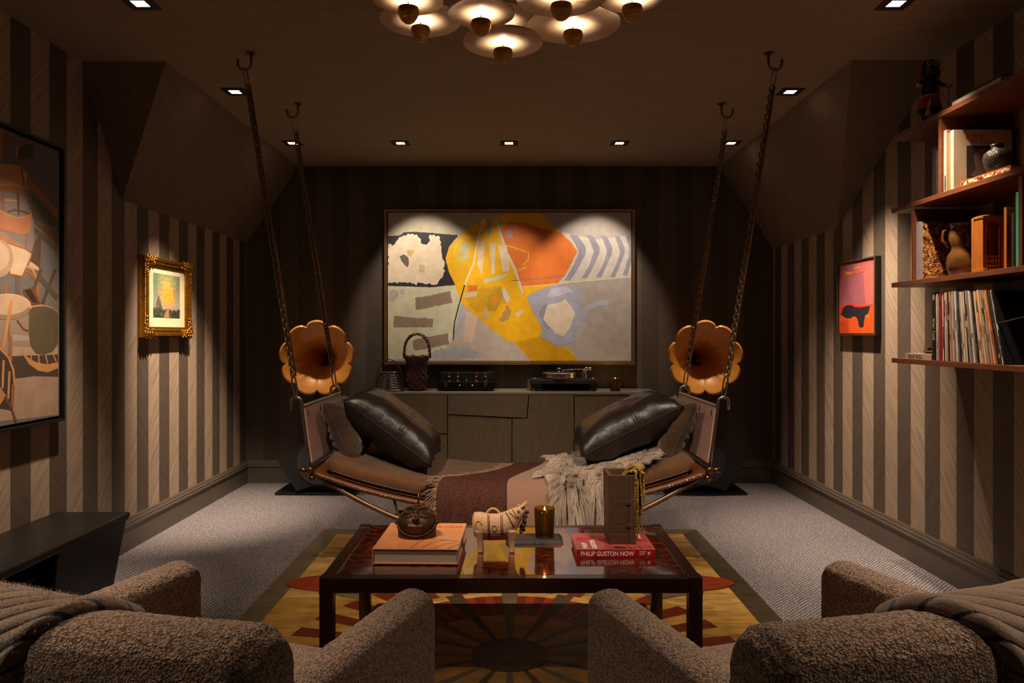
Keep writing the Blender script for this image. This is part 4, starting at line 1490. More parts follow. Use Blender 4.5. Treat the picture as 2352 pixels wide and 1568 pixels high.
def on_body(x, ang, off=.0012):
    for i in range(len(sec) - 1):
        a, c = sec[i], sec[i + 1]
        if a[0] <= x <= c[0]:
            w = (x - a[0]) / (c[0] - a[0])
            z, hy, hz = [a[k] + (c[k] - a[k]) * w for k in (1, 2, 3)]
            return Vector((x, -(hy + off) * math.cos(ang), z + (hz + off) * math.sin(ang)))
    return Vector((x, 0, .1))
b = MB()
for x0 in (-.034, -.029):
    b.tube([on_body(x0 + .004 * k / 10, 1.2 - 2.1 * k / 10) for k in range(11)], .0014, 5)
for x0 in (.016, .022):
    b.tube([on_body(x0 + .004 * k / 10, 1.1 - 1.6 * k / 10) for k in range(11)], .0012, 5)
b.tube([on_body(-.03 + .054 * k / 10, -.5) for k in range(11)], .0013, 5)
b.tube([on_body(.036 + .034 * k / 10, 1.2 - 1.5 * k / 10) for k in range(11)], .0018, 5)
b.tube([on_body(.048 + .034 * k / 12, 1.1 - 1.0 * k / 12 + .12 * math.sin(k * 2.2)) for k in range(13)], .0012, 5)
b.tube([on_body(.062 + .026 * k / 10, 1.2 - 1.3 * k / 10) for k in range(11)], .0016, 5)
b.build('painted_lines', M_cerp, bl, smooth=True)
b = MB()
b.tube([on_body(-.068 + .012 * math.cos(a), .15 + .34 * math.sin(a), .0004) for a in [.3 + 5.0 * k / 16 for k in range(17)]], .0024, 5, flat=.6)
b.build('painted_spiral', M_tan, bl, smooth=True)
b = MB()
b.tube([on_body(-.008 + .009 * math.cos(a), .1 + .2 * math.sin(a), .0004) for a in [2 * PI * k / 16 for k in range(17)]], .0022, 5, flat=.6)
b.build('painted_spiral', M_tan, bl, smooth=True)

# --- slate tray and the lit candle
M_slate = mk('dark_slate', (40, 34, 30), .55, var=.2, vs_=60, stretch=(1, 8, 1), bs=90, bstr=.2)
tr = thing('slate_tray', 'dark slate tray under the lit candle on the coffee table', 'tray', (.10, 3.045, ZTB + .0008))
z = .0145
MB().hexa([(-.117, -.058, 0), (.117, -.058, 0), (.117, .058, 0), (-.117, .058, 0), (-.106, -.049, z), (.106, -.049, z), (.106, .049, z), (-.106, .049, z)]).build('slab', M_slate, tr)
MB().box(-.10, .10, -.043, .043, z, z + .0006).build('woven_face', mk('slate_face', (54, 47, 41), .5, var=.25, vs_=120), tr)
candle((.143, 3.045, ZTB + .0163), .0425, .118, .088, 'lit candle in an amber glass tumbler on the slate tray')

# --- red book
M_red = mk('red_cover', (168, 22, 28), .35, var=.08, coat=.3)
M_pink = mk('pink_cover', (168, 72, 66), .35, var=.25, vs_=10, coat=.3)
M_white = paint((238, 226, 214), .5)
rb = thing('exhibition_book', 'red exhibition book lying under the wooden vase on the coffee table', 'book', (.402, 2.922, ZTB + .0008), math.radians(.5))
hx_, hy_ = .150, .116
MB().box(-hx_, hx_, -hy_, hy_, 0, .0025).build('back_cover', M_red, rb)
MB().box(-hx_, hx_, -hy_, hy_, .0285, .031).build('front_cover', M_pink, rb)
MB().box(-hx_, hx_, -hy_, -hy_ + .003, .0025, .0285).build('spine', M_red, rb)
MB().box(-hx_ + .005, hx_ - .005, -hy_ + .003, hy_ - .004, .0025, .0285).build('pages', M_page, rb)
t = text('PHILIP GUSTON NOW', .0235, M_white, rb, 'spine_lettering', bold=.0006)
t.rotation_euler = (PI / 2, 0, 0)
t.location = (-.135, -hy_ - .0003, .0075)
t.scale = (.86, 1, 1)
t = text('NATIONAL\nGALLERY\nOF ART', .0058, M_white, rb, 'imprint_lettering')
t.rotation_euler = (PI / 2, 0, 0)
t.location = (.088, -hy_ - .0003, .021)
b = MB().lathe([(.0055, 0), (.0055, .0003)], 14, (.125, -hy_, .017), (0, -1, 0))
b.add([(.119, -hy_ - .0003, .008), (.122, -hy_ - .0003, .0085), (.131, -hy_ - .0003, .017), (.127, -hy_ - .0003, .0195)], [(0, 1, 2, 3)])
b.build('publisher_mark', M_white, rb)
for i, wd in enumerate(('PHILIP', 'GUSTON')):
    t = text(wd, .027, M_white, rb, 'cover_lettering', bold=.0006)
    t.rotation_euler = (0, 0, PI / 2)
    t.location = (-.105 + i * .036, -.1, .0312)
t = text('NOW', .027, M_white, rb, 'cover_lettering', bold=.0006)
t.rotation_euler = (0, 0, -PI / 2)
t.location = (.105, .105, .0312)
for pts in ([(-.02, -.05), (.03, -.03), (.09, -.05)], [(.03, -.09), (.09, -.085), (.14, -.09)], [(.05, -.06), (.06, -.11)], [(.09, -.05), (.10, -.11)], [(.12, -.05), (.14, -.09)], [(-.03, .03), (.02, .06), (.02, .1)], [(-.14, .04), (-.06, .06), (-.02, .05)], [(-.1, .1), (-.06, .05)]):
    q = stroke_poly(pts, .0035)
    MB().add([(x, y, .0312) for x, y in q], [tuple(range(len(q)))]).build('drawn_line', paint((52, 30, 32), .5), rb)
b = MB()
b.add([(.005, -.07, .0311), (.04, -.08, .0311), (.045, -.1, .0311), (.01, -.105, .0311), (-.01, -.09, .0311)], [(0, 1, 2, 3, 4)])
b.build('drawn_shape', paint((52, 30, 32), .5), rb)
b = MB()
for k in range(7):
    x, y = -.12 + .04 * k, .02 + .05 * nz(k * 3.3)
    q = [(x + .022 * math.cos(a) * (1 + .4 * nz(k, a)), y + .02 * math.sin(a)) for a in [2 * PI * i / 10 for i in range(10)]]
    b.add([(px, py, .03108) for px, py in q], [tuple(range(10))])
b.build('cover_shapes', paint((176, 40, 44), .5), rb)

# --- wooden vase with hanging amaranth
M_vase = mk_wood('weathered_wood', (82, 56, 38), (2.5, 2.5, 22), .6, .6, bstr=.35)
M_vase2 = mk_wood('end_grain_wood', (86, 60, 42), (9, 9, 3), .5, .6, bstr=.3)
vz = thing('wooden_vase', 'tall rectangular weathered wood vase on the red book', 'vase', (.438, 2.95, ZTB + .0322))
hh = .268
b = MB()
def tap(x, y, z_):
    k = 1 + .06 * z_ / hh
    return (x * k, y * k, z_)
def tbox(x0, x1, y0, y1, z0, z1):
    return [tap(x0, y0, z0), tap(x1, y0, z0), tap(x1, y1, z0), tap(x0, y1, z0), tap(x0, y0, z1), tap(x1, y0, z1), tap(x1, y1, z1), tap(x0, y1, z1)]
for z0, z1 in ((0, .045), (.0458, .10), (.1008, .150), (.1508, .205), (.2058, hh)):
    MB().hexa(tbox(-.052, .0235, -.075, -.060, z0, z1)).build('front_board', M_vase, vz, bevel=.0012)
MB().hexa(tbox(.0245, .052, -.076, -.060, 0, hh)).build('corner_board', M_vase2, vz, bevel=.0012)
MB().hexa(tbox(-.0525, -.038, -.0595, .075, 0, hh)).build('side_board', M_vase, vz, bevel=.0012)
MB().hexa(tbox(.038, .0525, -.0595, .075, 0, hh)).build('side_board', M_vase2, vz, bevel=.0012)
MB().hexa(tbox(-.0375, .0375, .060, .075, 0, hh)).build('back_board', M_vase, vz, bevel=.0012)
MB().hexa(tbox(-.0375, .0375, -.0595, .0595, 0, .012)).build('base_board', M_vase, vz)
for zz in (.07, .155):
    MB().box(.017, .032, -.0815, -.079, zz, zz + .012).build('key_joint', M_vase2, vz)
M_amar = mk('amaranth', (158, 124, 50), .8, var=.3, vs_=60, bs=120, bstr=.5)
am = thing('hanging_amaranth', 'drooping yellow amaranth strands spilling from the wooden vase', 'plant', (.438, 2.95, ZTB + .0322 + hh))
ra = random.Random(5)
for k in range(17):
    ln = ra.uniform(.08, .25) if k > 3 else ra.uniform(.24, .27)
    x1 = ra.uniform(.055, .085) + (.004 if k < 4 else 0)
    y1 = ra.uniform(-.085, -.02)
    top = ra.uniform(.006, .028)
    x0 = ra.uniform(-.02, .02)
    path = []
    for i in range(34):
        t = i / 33
        if t < .3:
            q = t / .3
            p = Vector((x0 + (x1 - x0) * q, -.02 + (y1 + .02) * q, -.05 + (.05 + top) * math.sin(q * PI * .62) * 1.05))
            p0_ = p.copy()
        else:
            q = (t - .3) / .7
            p = p0_ + Vector((.012 * math.sin(q * 2 + k) * .6, .006 * math.sin(q * 5 + k), -ln * q ** 1.1))
        path.append(p)
    rad = [max(.0016, (.0052 + .0016 * (i % 2)) * (1 - .5 * i / 33)) for i in range(34)]
    b = MB().tube(path, rad, 5)
    for i in range(6, 34):
        if ra.random() < .8:
            a = ra.uniform(0, 2 * PI)
            b.ball(path[i] + Vector((math.cos(a), math.sin(a), ra.uniform(-.5, .5))) * rad[i] * .9, rad[i] * .75, 5, 4)
    b.build('strand', M_amar, am, smooth=True)
# ------------------------------------------------------------------ throws and fleece on the daybed
def bed_path(s):
    """s: 0 at the back edge of the mattress, running forward over the top and down the front; returns y, dz from the mattress top line"""
    top = .685
    if s < top:
        return YZ - .10 - s, 0.0
    q = s - top
    r = .095
    if q < r * PI / 2:
        a = q / r
        return YZ - .10 - top - r * math.sin(a), -r * (1 - math.cos(a))
    return YZ - .10 - top - r, -r - (q - r * PI / 2)
def mat_z(x):
    return zs(x) + .016 + MT
def drape(name, label, mat, s0, s1, xl, xr, off, fold, seed, thick=.006, nu=70, nv=44, cat='throw blanket'):
    def P(a, c, o_=0):
        s = s0 + (s1 - s0) * c
        x = xl(c) + (xr(c) - xl(c)) * a
        y, dz = bed_path(s)
        hang = max(0, -dz)
        f = fold * nz(x * 9 + seed, s * 2.0, seed) + fold * .5 * math.sin(x * 42 + seed + s * 2)
        k = min(1, hang / .12)
        return Vector((x + .3 * f * k, y - (off + o_) * (1 if k > 0 else 0) * k - abs(f) * k, mat_z(x * (1 - .0 * k)) + dz + (off + o_ + .4 * abs(f)) * (1 - k * .8)))
    b = MB()
    b.surf(lambda a, c: P(a, c), nu, nv)
    o = b.build(name, mat, smooth=True)
    m_ = o.modifiers.new('thickness', 'SOLIDIFY')
    m_.thickness = thick
    m_.offset = 1
    fixn(o)
    tag(o, label, cat, 'throws on the daybed')
    return o, P
def mk_knit():
    m, nt, b = new_mat('burgundy_weave')
    co = coords(nt)
    ww = []
    for rot in (.6, -.6):
        mp = node(nt, 'ShaderNodeMapping')
        mp.inputs['Rotation'].default_value = (0, 0, rot)
        nt.links.new(co, mp.inputs['Vector'])
        w = node(nt, 'ShaderNodeTexWave', i_Scale=36.0, i_Distortion=.6)
        nt.links.new(mp.outputs[0], w.inputs['Vector'])
        ww.append(w.outputs['Fac'])
    v = node(nt, 'ShaderNodeTexVoronoi', i_Scale=230.0)
    nt.links.new(co, v.inputs['Vector'])
    inv = node(nt, 'ShaderNodeMath', operation='SUBTRACT')
    inv.inputs[0].default_value = 1
    nt.links.new(v.outputs['Distance'], inv.inputs[1])
    nt.links.new(ramp(nt, inv.outputs[0], [(.3, C(62, 36, 30)), (.8, C(116, 74, 62))]), b.inputs['Base Color'])
    b.inputs['Roughness'].default_value = .9
    b.inputs['Specular IOR Level'].default_value = .1
    bump(nt, b, inv.outputs[0], .8, .005)
    return m
M_knit = mk_knit()
M_felt = mk('taupe_felt', (146, 112, 92), .95, var=.12, vs_=160, bs=220, bstr=.25, sheen=.4, spec=.1)
M_fringe = mk('fringe_yarn', (146, 114, 94), .9, var=.2, vs_=40)
def sm(t):
    t = min(1, max(0, t))
    return t * t * (3 - 2 * t)
th1, P1 = drape('woven_throw', 'burgundy-brown woven throw with a fringed edge draped over the middle of the daybed', M_knit, .12, 1.12,
     lambda c: .02 - .40 * sm(c * 1.45), lambda c: .24 - .26 * sm(c * 1.3), .012, .016, 2.0)
th2, P2 = drape('felt_throw', 'plain taupe felt throw hanging between the burgundy throw and the sheepskin', M_felt, .10, 1.10,
     lambda c: .22 - .235 * sm(c * 1.5), lambda c: .42 - .0 * c, .026, .006, 7.0)
MB().tube([P2(.006, i / 40) + Vector((0, -.004, .004)) for i in range(41)], .004, 6).build('rolled_edge', M_felt, th2, smooth=True)
# fringe down both edges of the woven throw
rf = random.Random(11)
def fringe(parent, P, aedge, sgn, n=150, ln=(.04, .075)):
    b = MB()
    for i in range(n):
        c = (i + rf.random()) / n
        p = P(aedge, c)
        q = P(aedge, min(1, c + .02))
        ln_ = rf.uniform(*ln)
        y, dz = bed_path(.12 + c)
        k = min(1, max(0, -dz) / .10)
        d = Vector((sgn * rf.uniform(.7, 1.1), rf.uniform(-.45, .15) - .12 * k, (.05 if k < .3 else -.55 * k) + rf.uniform(-.15, .1))).normalized()
        path = [p + Vector((0, -.002, .004)) + d * ln_ * t + Vector((0, -.004 * math.sin(t * 4 + i), -.35 * ln_ * t * t * (.3 + .7 * k) + .004 * math.sin(t * 6 + i))) for t in (0, .25, .5, .75, 1)]
        b.tube(path, [.0028, .0027, .0025, .0022, .0015], 4)
    o = b.build('fringe', M_fringe, parent, smooth=True)
    o['kind'] = 'stuff'
fringe(th1, P1, 0.0, -1, 230, (.055, .105))
fringe(th1, P1, 1.0, 1, 130, (.03, .06))

# sheepskin
M_skin = mk('fleece_skin', (190, 166, 142), .95, var=.15, sheen=.3)
M_hair = mk_attr('fleece_hair', .55, .3, .35)
fl = thing('sheepskin', 'shaggy grey-beige sheepskin thrown over the right half of the daybed', 'sheepskin', (.5, 4.2, mat_z(.5)))
def Pf(a, c):
    s = .05 + 1.06 * c
    if s < .66:
        xl_, xr_ = .20 + .06 * math.sin(s * 6), .90 - .16 * sm(s / .66) - .05 * math.sin(s * 9)
    else:
        q = sm((s - .66) / .15)
        xl_, xr_ = .22 + .02 * q, .74 - .18 * q
    x = xl_ + (xr_ - xl_) * a
    y, dz = bed_path(s)
    k = min(1, max(0, -dz) / .12)
    f = .012 * nz(x * 8, s * 5, 3)
    return Vector((x, y - (.030 + f) * k, mat_z(x) + dz + (.034 + f) * (1 - .7 * k)))
o = MB().surf(Pf, 36, 44).build('hide', M_skin, fl, world=True, smooth=True)
rh = random.Random(21)
b = MB()
NH = 27000
for i in range(NH):
    a, c = rh.random(), rh.random() ** .9
    edge = rh.random() < .08
    if edge:
        a = rh.choice((0.0, 1.0))
    p = Pf(a, c)
    s = .05 + 1.06 * c
    y, dz = bed_path(s)
    k = min(1, max(0, -dz) / .10)
    # locks of wool share a direction
    lx, ly = math.floor(p.x * 34), math.floor(s * 26)
    g = Vector((nz(lx * 1.7, ly * 1.3, 1.1), nz(lx * 1.7, ly * 1.3, 5.1), nz(lx * 1.7, ly * 1.3, 9.1)))
    d_top = Vector((.55 * g.x - .1 + (.5 if a > .9 else -.5 if a < .1 else 0), -.75 + .5 * g.y, .95 + .3 * g.z))
    d_hang = Vector((.30 * g.x, -.42 + .25 * g.y, -1.0))
    d = d_top.lerp(d_hang, k).normalized()
    ln = rh.uniform(.05, .095) if k < .5 else rh.uniform(.08, .15)
    grav = Vector((0, -.15, -1)) * ln * (.65 if k < .5 else .35)
    ph = rh.uniform(0, 6) * .25 + lx * 2.1 + ly
    pts = []
    for q in range(6):
        t = q / 5
        w = Vector((math.sin(t * 5 + ph), math.cos(t * 4 + ph) * .5, 0)) * .007 * t
        pts.append(p + d * ln * t + grav * t * t + w)
    sh = .75 + .35 * rh.random() + .35 * nz(lx * .6, ly * .6, 2.0)
    base = (lin(238), lin(216), lin(194))
    dark = (lin(146), lin(124), lin(110))
    m_ = min(1, max(0, .62 + .5 * nz(p.x * 9, s * 5, 8.0)))
    col = tuple((dark[j] + (base[j] - dark[j]) * m_) * sh for j in range(3)) + (1,)
    b.tube(pts, [.0009, .0010, .0010, .0009, .0007, .0003], 3, cap=False, col=col)
o = b.build('wool', M_hair, fl, world=True, smooth=True)
o['kind'] = 'stuff'

# ------------------------------------------------------------------ bouclé armchairs
M_boucle = mk_fuzzy('taupe_boucle', (184, 148, 122), 185, (150, 116, 92), 1.0, .006, .3)
DISP = bpy.data.textures.new('boucle_loops', 'VORONOI')
DISP.noise_scale = .016
DISP.distance_metric = 'DISTANCE'
CW = .455
def mk_mohair():
    m, nt, b = new_mat('mohair')
    a = node(nt, 'ShaderNodeAttribute', attribute_name='rib')
    w = a.outputs['Fac']
    def mth(op, i0, v1=None):
        n = node(nt, 'ShaderNodeMath', operation=op)
        nt.links.new(i0, n.inputs[0])
        if v1 is not None:
            n.inputs[1].default_value = v1
        return n.outputs[0]
    fl_ = mth('FLOOR', w)
    wn = node(nt, 'ShaderNodeTexWhiteNoise', noise_dimensions='1D')
    nt.links.new(fl_, wn.inputs['W'])
    tone = ramp(nt, wn.outputs['Value'], [(0, C(124, 104, 94)), (.3, C(156, 130, 108)), (.6, C(140, 113, 94)), (1, C(164, 140, 118))])
    half = mth('FRACT', w)
    mask = ramp(nt, half, [(0, (1, 1, 1, 1)), (.10, (1, 1, 1, 1)), (.15, (0, 0, 0, 1)), (.88, (0, 0, 0, 1)), (.93, (1, 1, 1, 1)), (1, (1, 1, 1, 1))])
    mx = node(nt, 'ShaderNodeMix', data_type='RGBA')
    nt.links.new(mask, mx.inputs['Factor'])
    nt.links.new(tone, mx.inputs['A'])
    mx.inputs['B'].default_value = C(30, 26, 30)
    co = coords(nt)
    n1 = node(nt, 'ShaderNodeTexNoise', i_Scale=260.0, i_Detail=4.0, i_Roughness=.7)
    nt.links.new(co, n1.inputs['Vector'])
    mm_ = node(nt, 'ShaderNodeMix', data_type='RGBA', blend_type='MULTIPLY')
    mm_.inputs['Factor'].default_value = .8
    nt.links.new(mx.outputs['Result'], mm_.inputs['A'])
    nt.links.new(ramp(nt, n1.outputs[0], [(.3, (.45, .42, .4, 1)), (.65, (1.15, 1.12, 1.1, 1))]), mm_.inputs['B'])
    nt.links.new(mm_.outputs['Result'], b.inputs['Base Color'])
    b.inputs['Roughness'].default_value = .95
    b.inputs['Specular IOR Level'].default_value = .05
    b.inputs['Sheen Weight'].default_value = .4
    bump(nt, b, n1.outputs[0], .9, .006)
    MATS['mohair'] = m
    return m
def back_y(x):
    return -.31 - .115 * (1 - (x / CW) ** 2)
def back_z(x):
    return .742 + .03 * (1 - (x / CW) ** 2)
def armchair(side, label, tlabel):
    ang = math.radians(-18.6) * (1 if side < 0 else -1)
    t = thing('boucle_armchair', label, 'armchair', (side * .764 + .004, 1.796, .0198), ang, 'pair of armchairs facing the daybed')
    def boucle(o, vox):
        remesh(o, vox, 3)
        m_ = o.modifiers.new('loops', 'DISPLACE')
        m_.texture = DISP
        m_.texture_coords = 'LOCAL'
        m_.strength = -.0035
        m_.mid_level = .3
    # back: curved slab with a rounded top
    b = MB()
    n, hs = 28, 12
    rows = []
    for i in range(n + 1):
        x = -CW + 2 * CW * i / n
        yc, zt_ = back_y(x), back_z(x)
        hy = .084
        tr_ = min(1, (CW - abs(x)) / .05)
        hy_ = hy * (.72 + .28 * math.sqrt(max(0, 1 - (1 - tr_) ** 2)))
        zt2 = zt_ - .03 * (1 - math.sqrt(max(0, 1 - (1 - tr_) ** 2)))
        sec_ = [(-hy_, .12), (-hy_, zt2 - .075)]
        for k in range(1, 8):
            a = PI * k / 8
            sec_.append((-hy_ * math.cos(a), zt2 - .075 + .075 * math.sin(a) ** .8))
        sec_ += [(hy_, zt2 - .075), (hy_, .12)]
        rows.append([(x, yc + yy, zz) for yy, zz in sec_])
    k = len(rows[0])
    vs_ = [p for r in rows for p in r]
    fs = [(i * k + j, (i + 1) * k + j, (i + 1) * k + (j + 1) % k, i * k + (j + 1) % k) for i in range(n) for j in range(k)]
    fs += [tuple(range(k)), tuple(n * k + j for j in range(k - 1, -1, -1))]
    b.add(vs_, fs)
    boucle(fixn(b.build('backrest', M_boucle, t, smooth=True)), .006)
    # arms: thick rounded slabs
    for s_ in (-1, 1):
        xo, xi = s_ * CW, s_ * (CW - .115)
        xm, hx = (xo + xi) / 2, .0575
        b = MB()
        rows = []
        for i in range(21):
            y = -.30 + .72 * i / 20
            e = min(1, (.42 - y) / .035)
            e = math.sqrt(max(0, 1 - (1 - e) ** 2))
            zt_ = .582 - .022 * (1 - e)
            hx_ = hx * (.78 + .22 * e)
            sec_ = [(-hx_, .10), (-hx_, zt_ - .045)]
            for q in range(1, 7):
                a = PI * q / 7
                sec_.append((-hx_ * math.cos(a), zt_ - .045 + .045 * math.sin(a) ** .75))
            sec_ += [(hx_, zt_ - .045), (hx_, .10)]
            rows.append([(xm + xx, y, zz) for xx, zz in sec_])
        k = len(rows[0])
        vs_ = [p for r in rows for p in r]
        fs = [(i * k + j, (i + 1) * k + j, (i + 1) * k + (j + 1) % k, i * k + (j + 1) % k) for i in range(20) for j in range(k)]
        fs += [tuple(range(k)), tuple(20 * k + j for j in range(k - 1, -1, -1))]
        b.add(vs_, fs)
        boucle(fixn(b.build('armrest', M_boucle, t, smooth=True)), .006)
    b = MB().box(-CW + .12, CW - .12, -.33, .40, .24, .385)
    o = b.build('seat_cushion', M_boucle, t, bevel=.04, bseg=4)
    b = MB().box(-CW + .118, CW - .118, -.33, .38, .08, .235)
    b.build('seat_base', M_boucle, t, bevel=.01)
    MB().lathe([(.24, 0.0), (.25, .01), (.25, .08)], 40).build('swivel_plinth', M_black, t)
    # striped mohair throw over the back
    M_th = MATS.get('mohair') or mk_mohair()
    M_fz = MATS.get('mohair_hair') or mk_attr('mohair_hair', .9, .5, .1)
    bl_ = thing('striped_throw', tlabel, 'throw blanket', t.location, ang, 'striped throws on the armchairs')
    L1, R_, L2 = .16, .082, .42
    TOT = L1 + PI * R_ + L2
    def base_pt(x, s):
        yc, zt_ = back_y(x), back_z(x)
        zc = zt_ - .072
        if s < L1:
            return Vector((x, yc + R_, zc - (L1 - s))), Vector((0, 1, 0))
        if s < L1 + PI * R_:
            a = (s - L1) / R_
            nrm = Vector((0, math.cos(a), math.sin(a) * .9))
            return Vector((x, yc + R_ * math.cos(a), zc + .077 * math.sin(a) ** .85)), nrm
        return Vector((x, yc - R_, zc - (s - L1 - PI * R_))), Vector((0, -1, 0))
    ridge = .030
    PHI = math.radians(31)
    cph, sph = math.cos(PHI), math.sin(PHI)
    S0 = L1 + .05
    def edge(s):
        return min(.30, .165 - (s - S0) * math.tan(PHI) * .82)
    mi = 1 if side < 0 else -1
    NS_, NX = 260, 190
    tones = [C(170, 148, 126), C(156, 132, 112), C(178, 156, 134), C(148, 128, 114), C(164, 140, 118), C(142, 122, 110)]
    dark = C(46, 38, 40)
    def ribw(x, s):
        return (s * cph + x * sph) / ridge + 40
    def ribs(x, s):
        w = ribw(x, s)
        return w % 1.0, int(w)
    def cloth(x, s):
        p, nrm = base_pt(mi * x, s)
        ph, idx = ribs(x, s)
        hgt = .0085 * abs(math.sin(PI * ph)) ** .55
        e_ = (edge(s) - x)
        roll = min(1, max(0, e_ / .012))
        puff = .006 * math.exp(-((e_ - .02) / .018) ** 2)
        return p + nrm * ((.012 + hgt + puff + .003 * nz(x * 9, s * 9, side)) * math.sqrt(roll) - .007), nrm
    b = MB()
    rib = []
    for i in range(NS_ + 1):
        s = TOT * i / NS_
        for j in range(NX + 1):
            x = -CW + .02 + (edge(s) + CW - .02) * j / NX
            p, nrm = cloth(x, s)
            b.v.append(tuple(p)); b.c.append(None)
            rib.append(ribw(x, s))
    kk = NX + 1
    for i in range(NS_):
        for j in range(NX):
            b.f.append([i * kk + j, (i + 1) * kk + j, (i + 1) * kk + j + 1, i * kk + j + 1]); b.m.append(0)
    o = b.build('ribbed_cloth', M_th, bl_, smooth=True)
    o.data.attributes.new('rib', 'FLOAT', 'POINT').data.foreach_set('value', rib)
    m_ = o.modifiers.new('thickness', 'SOLIDIFY'); m_.thickness = .006; m_.offset = -1
    # mohair fuzz
    b = MB()
    rz = random.Random(side + 9)
    for i in range(15000):
        s = TOT * rz.uniform(.12, .95)
        x = -CW + .02 + (edge(s) + CW - .02) * rz.random()
        p, nrm = cloth(x, s)
        ph, idx = ribs(x, s)
        if (ph < .13 or ph > .87) and rz.random() < .7:
            continue
        d = (nrm * rz.uniform(.3, 1.0) + Vector((rz.uniform(-1, 1), rz.uniform(-1, 1), rz.uniform(-.8, .8))) * .9).normalized()
        ln = rz.uniform(.004, .010)
        d2 = (d + Vector((rz.uniform(-1, 1), rz.uniform(-1, 1), rz.uniform(-1, 1))) * .8).normalized()
        col = shade(tones[(idx * 5 + idx // 3) % 6], 1.1)
        b.tube([p, p + d * ln * .5, p + d * ln * .5 + d2 * ln * .5], [.0003, .00025, .00015], 3, cap=False, col=col)
    o = b.build('mohair_fuzz', M_fz, bl_)
    o['kind'] = 'stuff'
armchair(-1, 'taupe boucle armchair seen from behind at the lower left', 'striped brown mohair throw over the back of the left armchair')
armchair(1, 'taupe boucle armchair seen from behind at the lower right', 'striped brown mohair throw over the back of the right armchair')

# ------------------------------------------------------------------ low black bench along the left wall
M_bench = mk('black_oak', (24, 21, 20), .40, var=.25, vs_=5, stretch=(6, 1, 6), bs=40, bstr=.1)
bn = thing('low_bench', 'low black console bench standing against the left wall under the painting of chairs', 'bench', (-2.08, 2.9, 0))
b = MB()
b.hexa([(-2.275, 1.9, .372), (-1.90, 1.9, .372), (-1.90, 3.70, .372), (-2.275, 3.70, .372), (-2.275, 1.9, .41), (-1.90, 1.9, .41), (-1.895, 3.71, .41), (-2.275, 3.71, .41)])
b.build('top', M_bench, bn, world=True, bevel=.012, bseg=3)
for y0, y1, k in ((3.14, 3.70, 1), (1.92, 2.3, 0)):
    ys = .07 if k else 0
    b = MB().hexa([(-2.25, y0, 0), (-1.955, y0, 0), (-1.955, y1 - ys, 0), (-2.25, y1 - ys, 0), (-2.25, y0, .372), (-1.915, y0, .372), (-1.915, y1, .372), (-2.25, y1, .372)])
    b.build('pedestal', M_bench, bn, world=True, bevel=.006)
MB().box(-2.25, -2.22, 2.31, 3.13, .05, .371).build('back_panel', M_bench, bn, world=True)
for zz in (.18, .27):
    MB().box(-2.22, -1.98, 2.30, 3.14, zz, zz + .018).build('slat_shelf', M_bench, bn, world=True)
# ------------------------------------------------------------------ walnut wall shelves on the right
XF, XW = 1.98, 2.297
SZ = [1.150, 1.539, 1.923, 2.296]      # undersides
ST = .024
shf = thing('wall_shelves', 'walnut wall-mounted shelf unit with four long shelves on the right wall', 'shelf', (XW, 3.0, SZ[0]))
for z in SZ:
    MB().box(XF, XW, 2.05, 3.84, z, z + ST).build('shelf_board', M_walnut, shf, world=True, bevel=.0015)
for z, y in ((SZ[2], 3.405), (SZ[1], 3.635), (SZ[1], 2.865), (SZ[0], 2.62), (SZ[2], 2.45)):
    MB().box(XF + .004, XW, y, y + .022, z + ST, z + .377 - (.004 if z == SZ[0] else .004)).build('upright_divider', M_walnut, shf, world=True)
MB().tube([at(2293, 742, 3.02), at(2352, 728, 2.86), at(2400, 717, 2.75)], .003, 6).build('retaining_rod', M_steel, shf, world=True)
def ZS(i):
    return SZ[i] + ST
def upright_book(y0, y1, h, z, cover, label, x0=1.992, depth=.22, spine=None, name='book', lean=0, pages=True, cat='book', group=None, tilt_y=0):
    t = thing(name, label, cat, (x0, (y0 + y1) / 2, z + .0004), 0, group)
    w = (y1 - y0) / 2
    sp = spine or cover
    MB().box(0, .003, -w, w, 0, h).build('spine', sp, t)
    MB().box(.003, depth, -w, -w + .002, 0, h).build('cover', cover, t)
    MB().box(.003, depth, w - .002, w, 0, h).build('cover', cover, t)
    if pages:
        MB().box(.003, depth - .004, -w + .002, w - .002, .003, h - .003).build('pages', M_page, t)
    return t
M_bwhite, M_btan, M_bcream = paint((176, 162, 148), .6), paint((140, 106, 66), .6), paint((196, 172, 140), .6)
M_bblack, M_bgrey, M_bgreen = paint((26, 24, 24), .5), paint((150, 136, 130), .6), paint((74, 168, 128), .5)
M_inkd = paint((40, 34, 34), .6)
upright_book(3.465, 3.490, .225, ZS(2), M_bblack, 'slim black book at the far side of the upper divider, second shelf from top')
upright_book(3.435, 3.460, .205, ZS(2), M_inkd, 'short dark book touching the upper divider, second shelf from top')
t = upright_book(3.376, 3.398, .283, ZS(2), M_bgrey, 'tall white-spined book just right of the upper divider', spine=M_bwhite, depth=.24)
for k in range(20):
    MB().box(-.0004, 0, -.006 + .004 * nz(k, 3), .004 + .004 * nz(k, 8), .006 + k * .0035, .008 + k * .0035).build('spine_mark', M_inkd, t)
upright_book(3.364, 3.374, .268, ZS(2), M_btan, 'thin tan book between the white-spined book and the cream picture book', depth=.22)
upright_book(3.350, 3.362, .262, ZS(2), paint((150, 118, 70), .6), 'thin mustard book beside the cream picture book', depth=.22)
cb = upright_book(3.322, 3.347, .268, ZS(2), M_bcream, 'cream picture book with red title and dark photograph on its cover', depth=.262)
M_redt = paint((188, 64, 48), .6)
for i, (wd, dx) in enumerate((('CUBIST', .052), ('PICASSO', .074))):
    t = text(wd, .027, M_redt, cb, 'cover_lettering', bold=.0003, spacing=1.05)
    t.rotation_euler = (PI / 2, 0, 0)
    t.location = (dx, -.0128, .228 - i * .024)
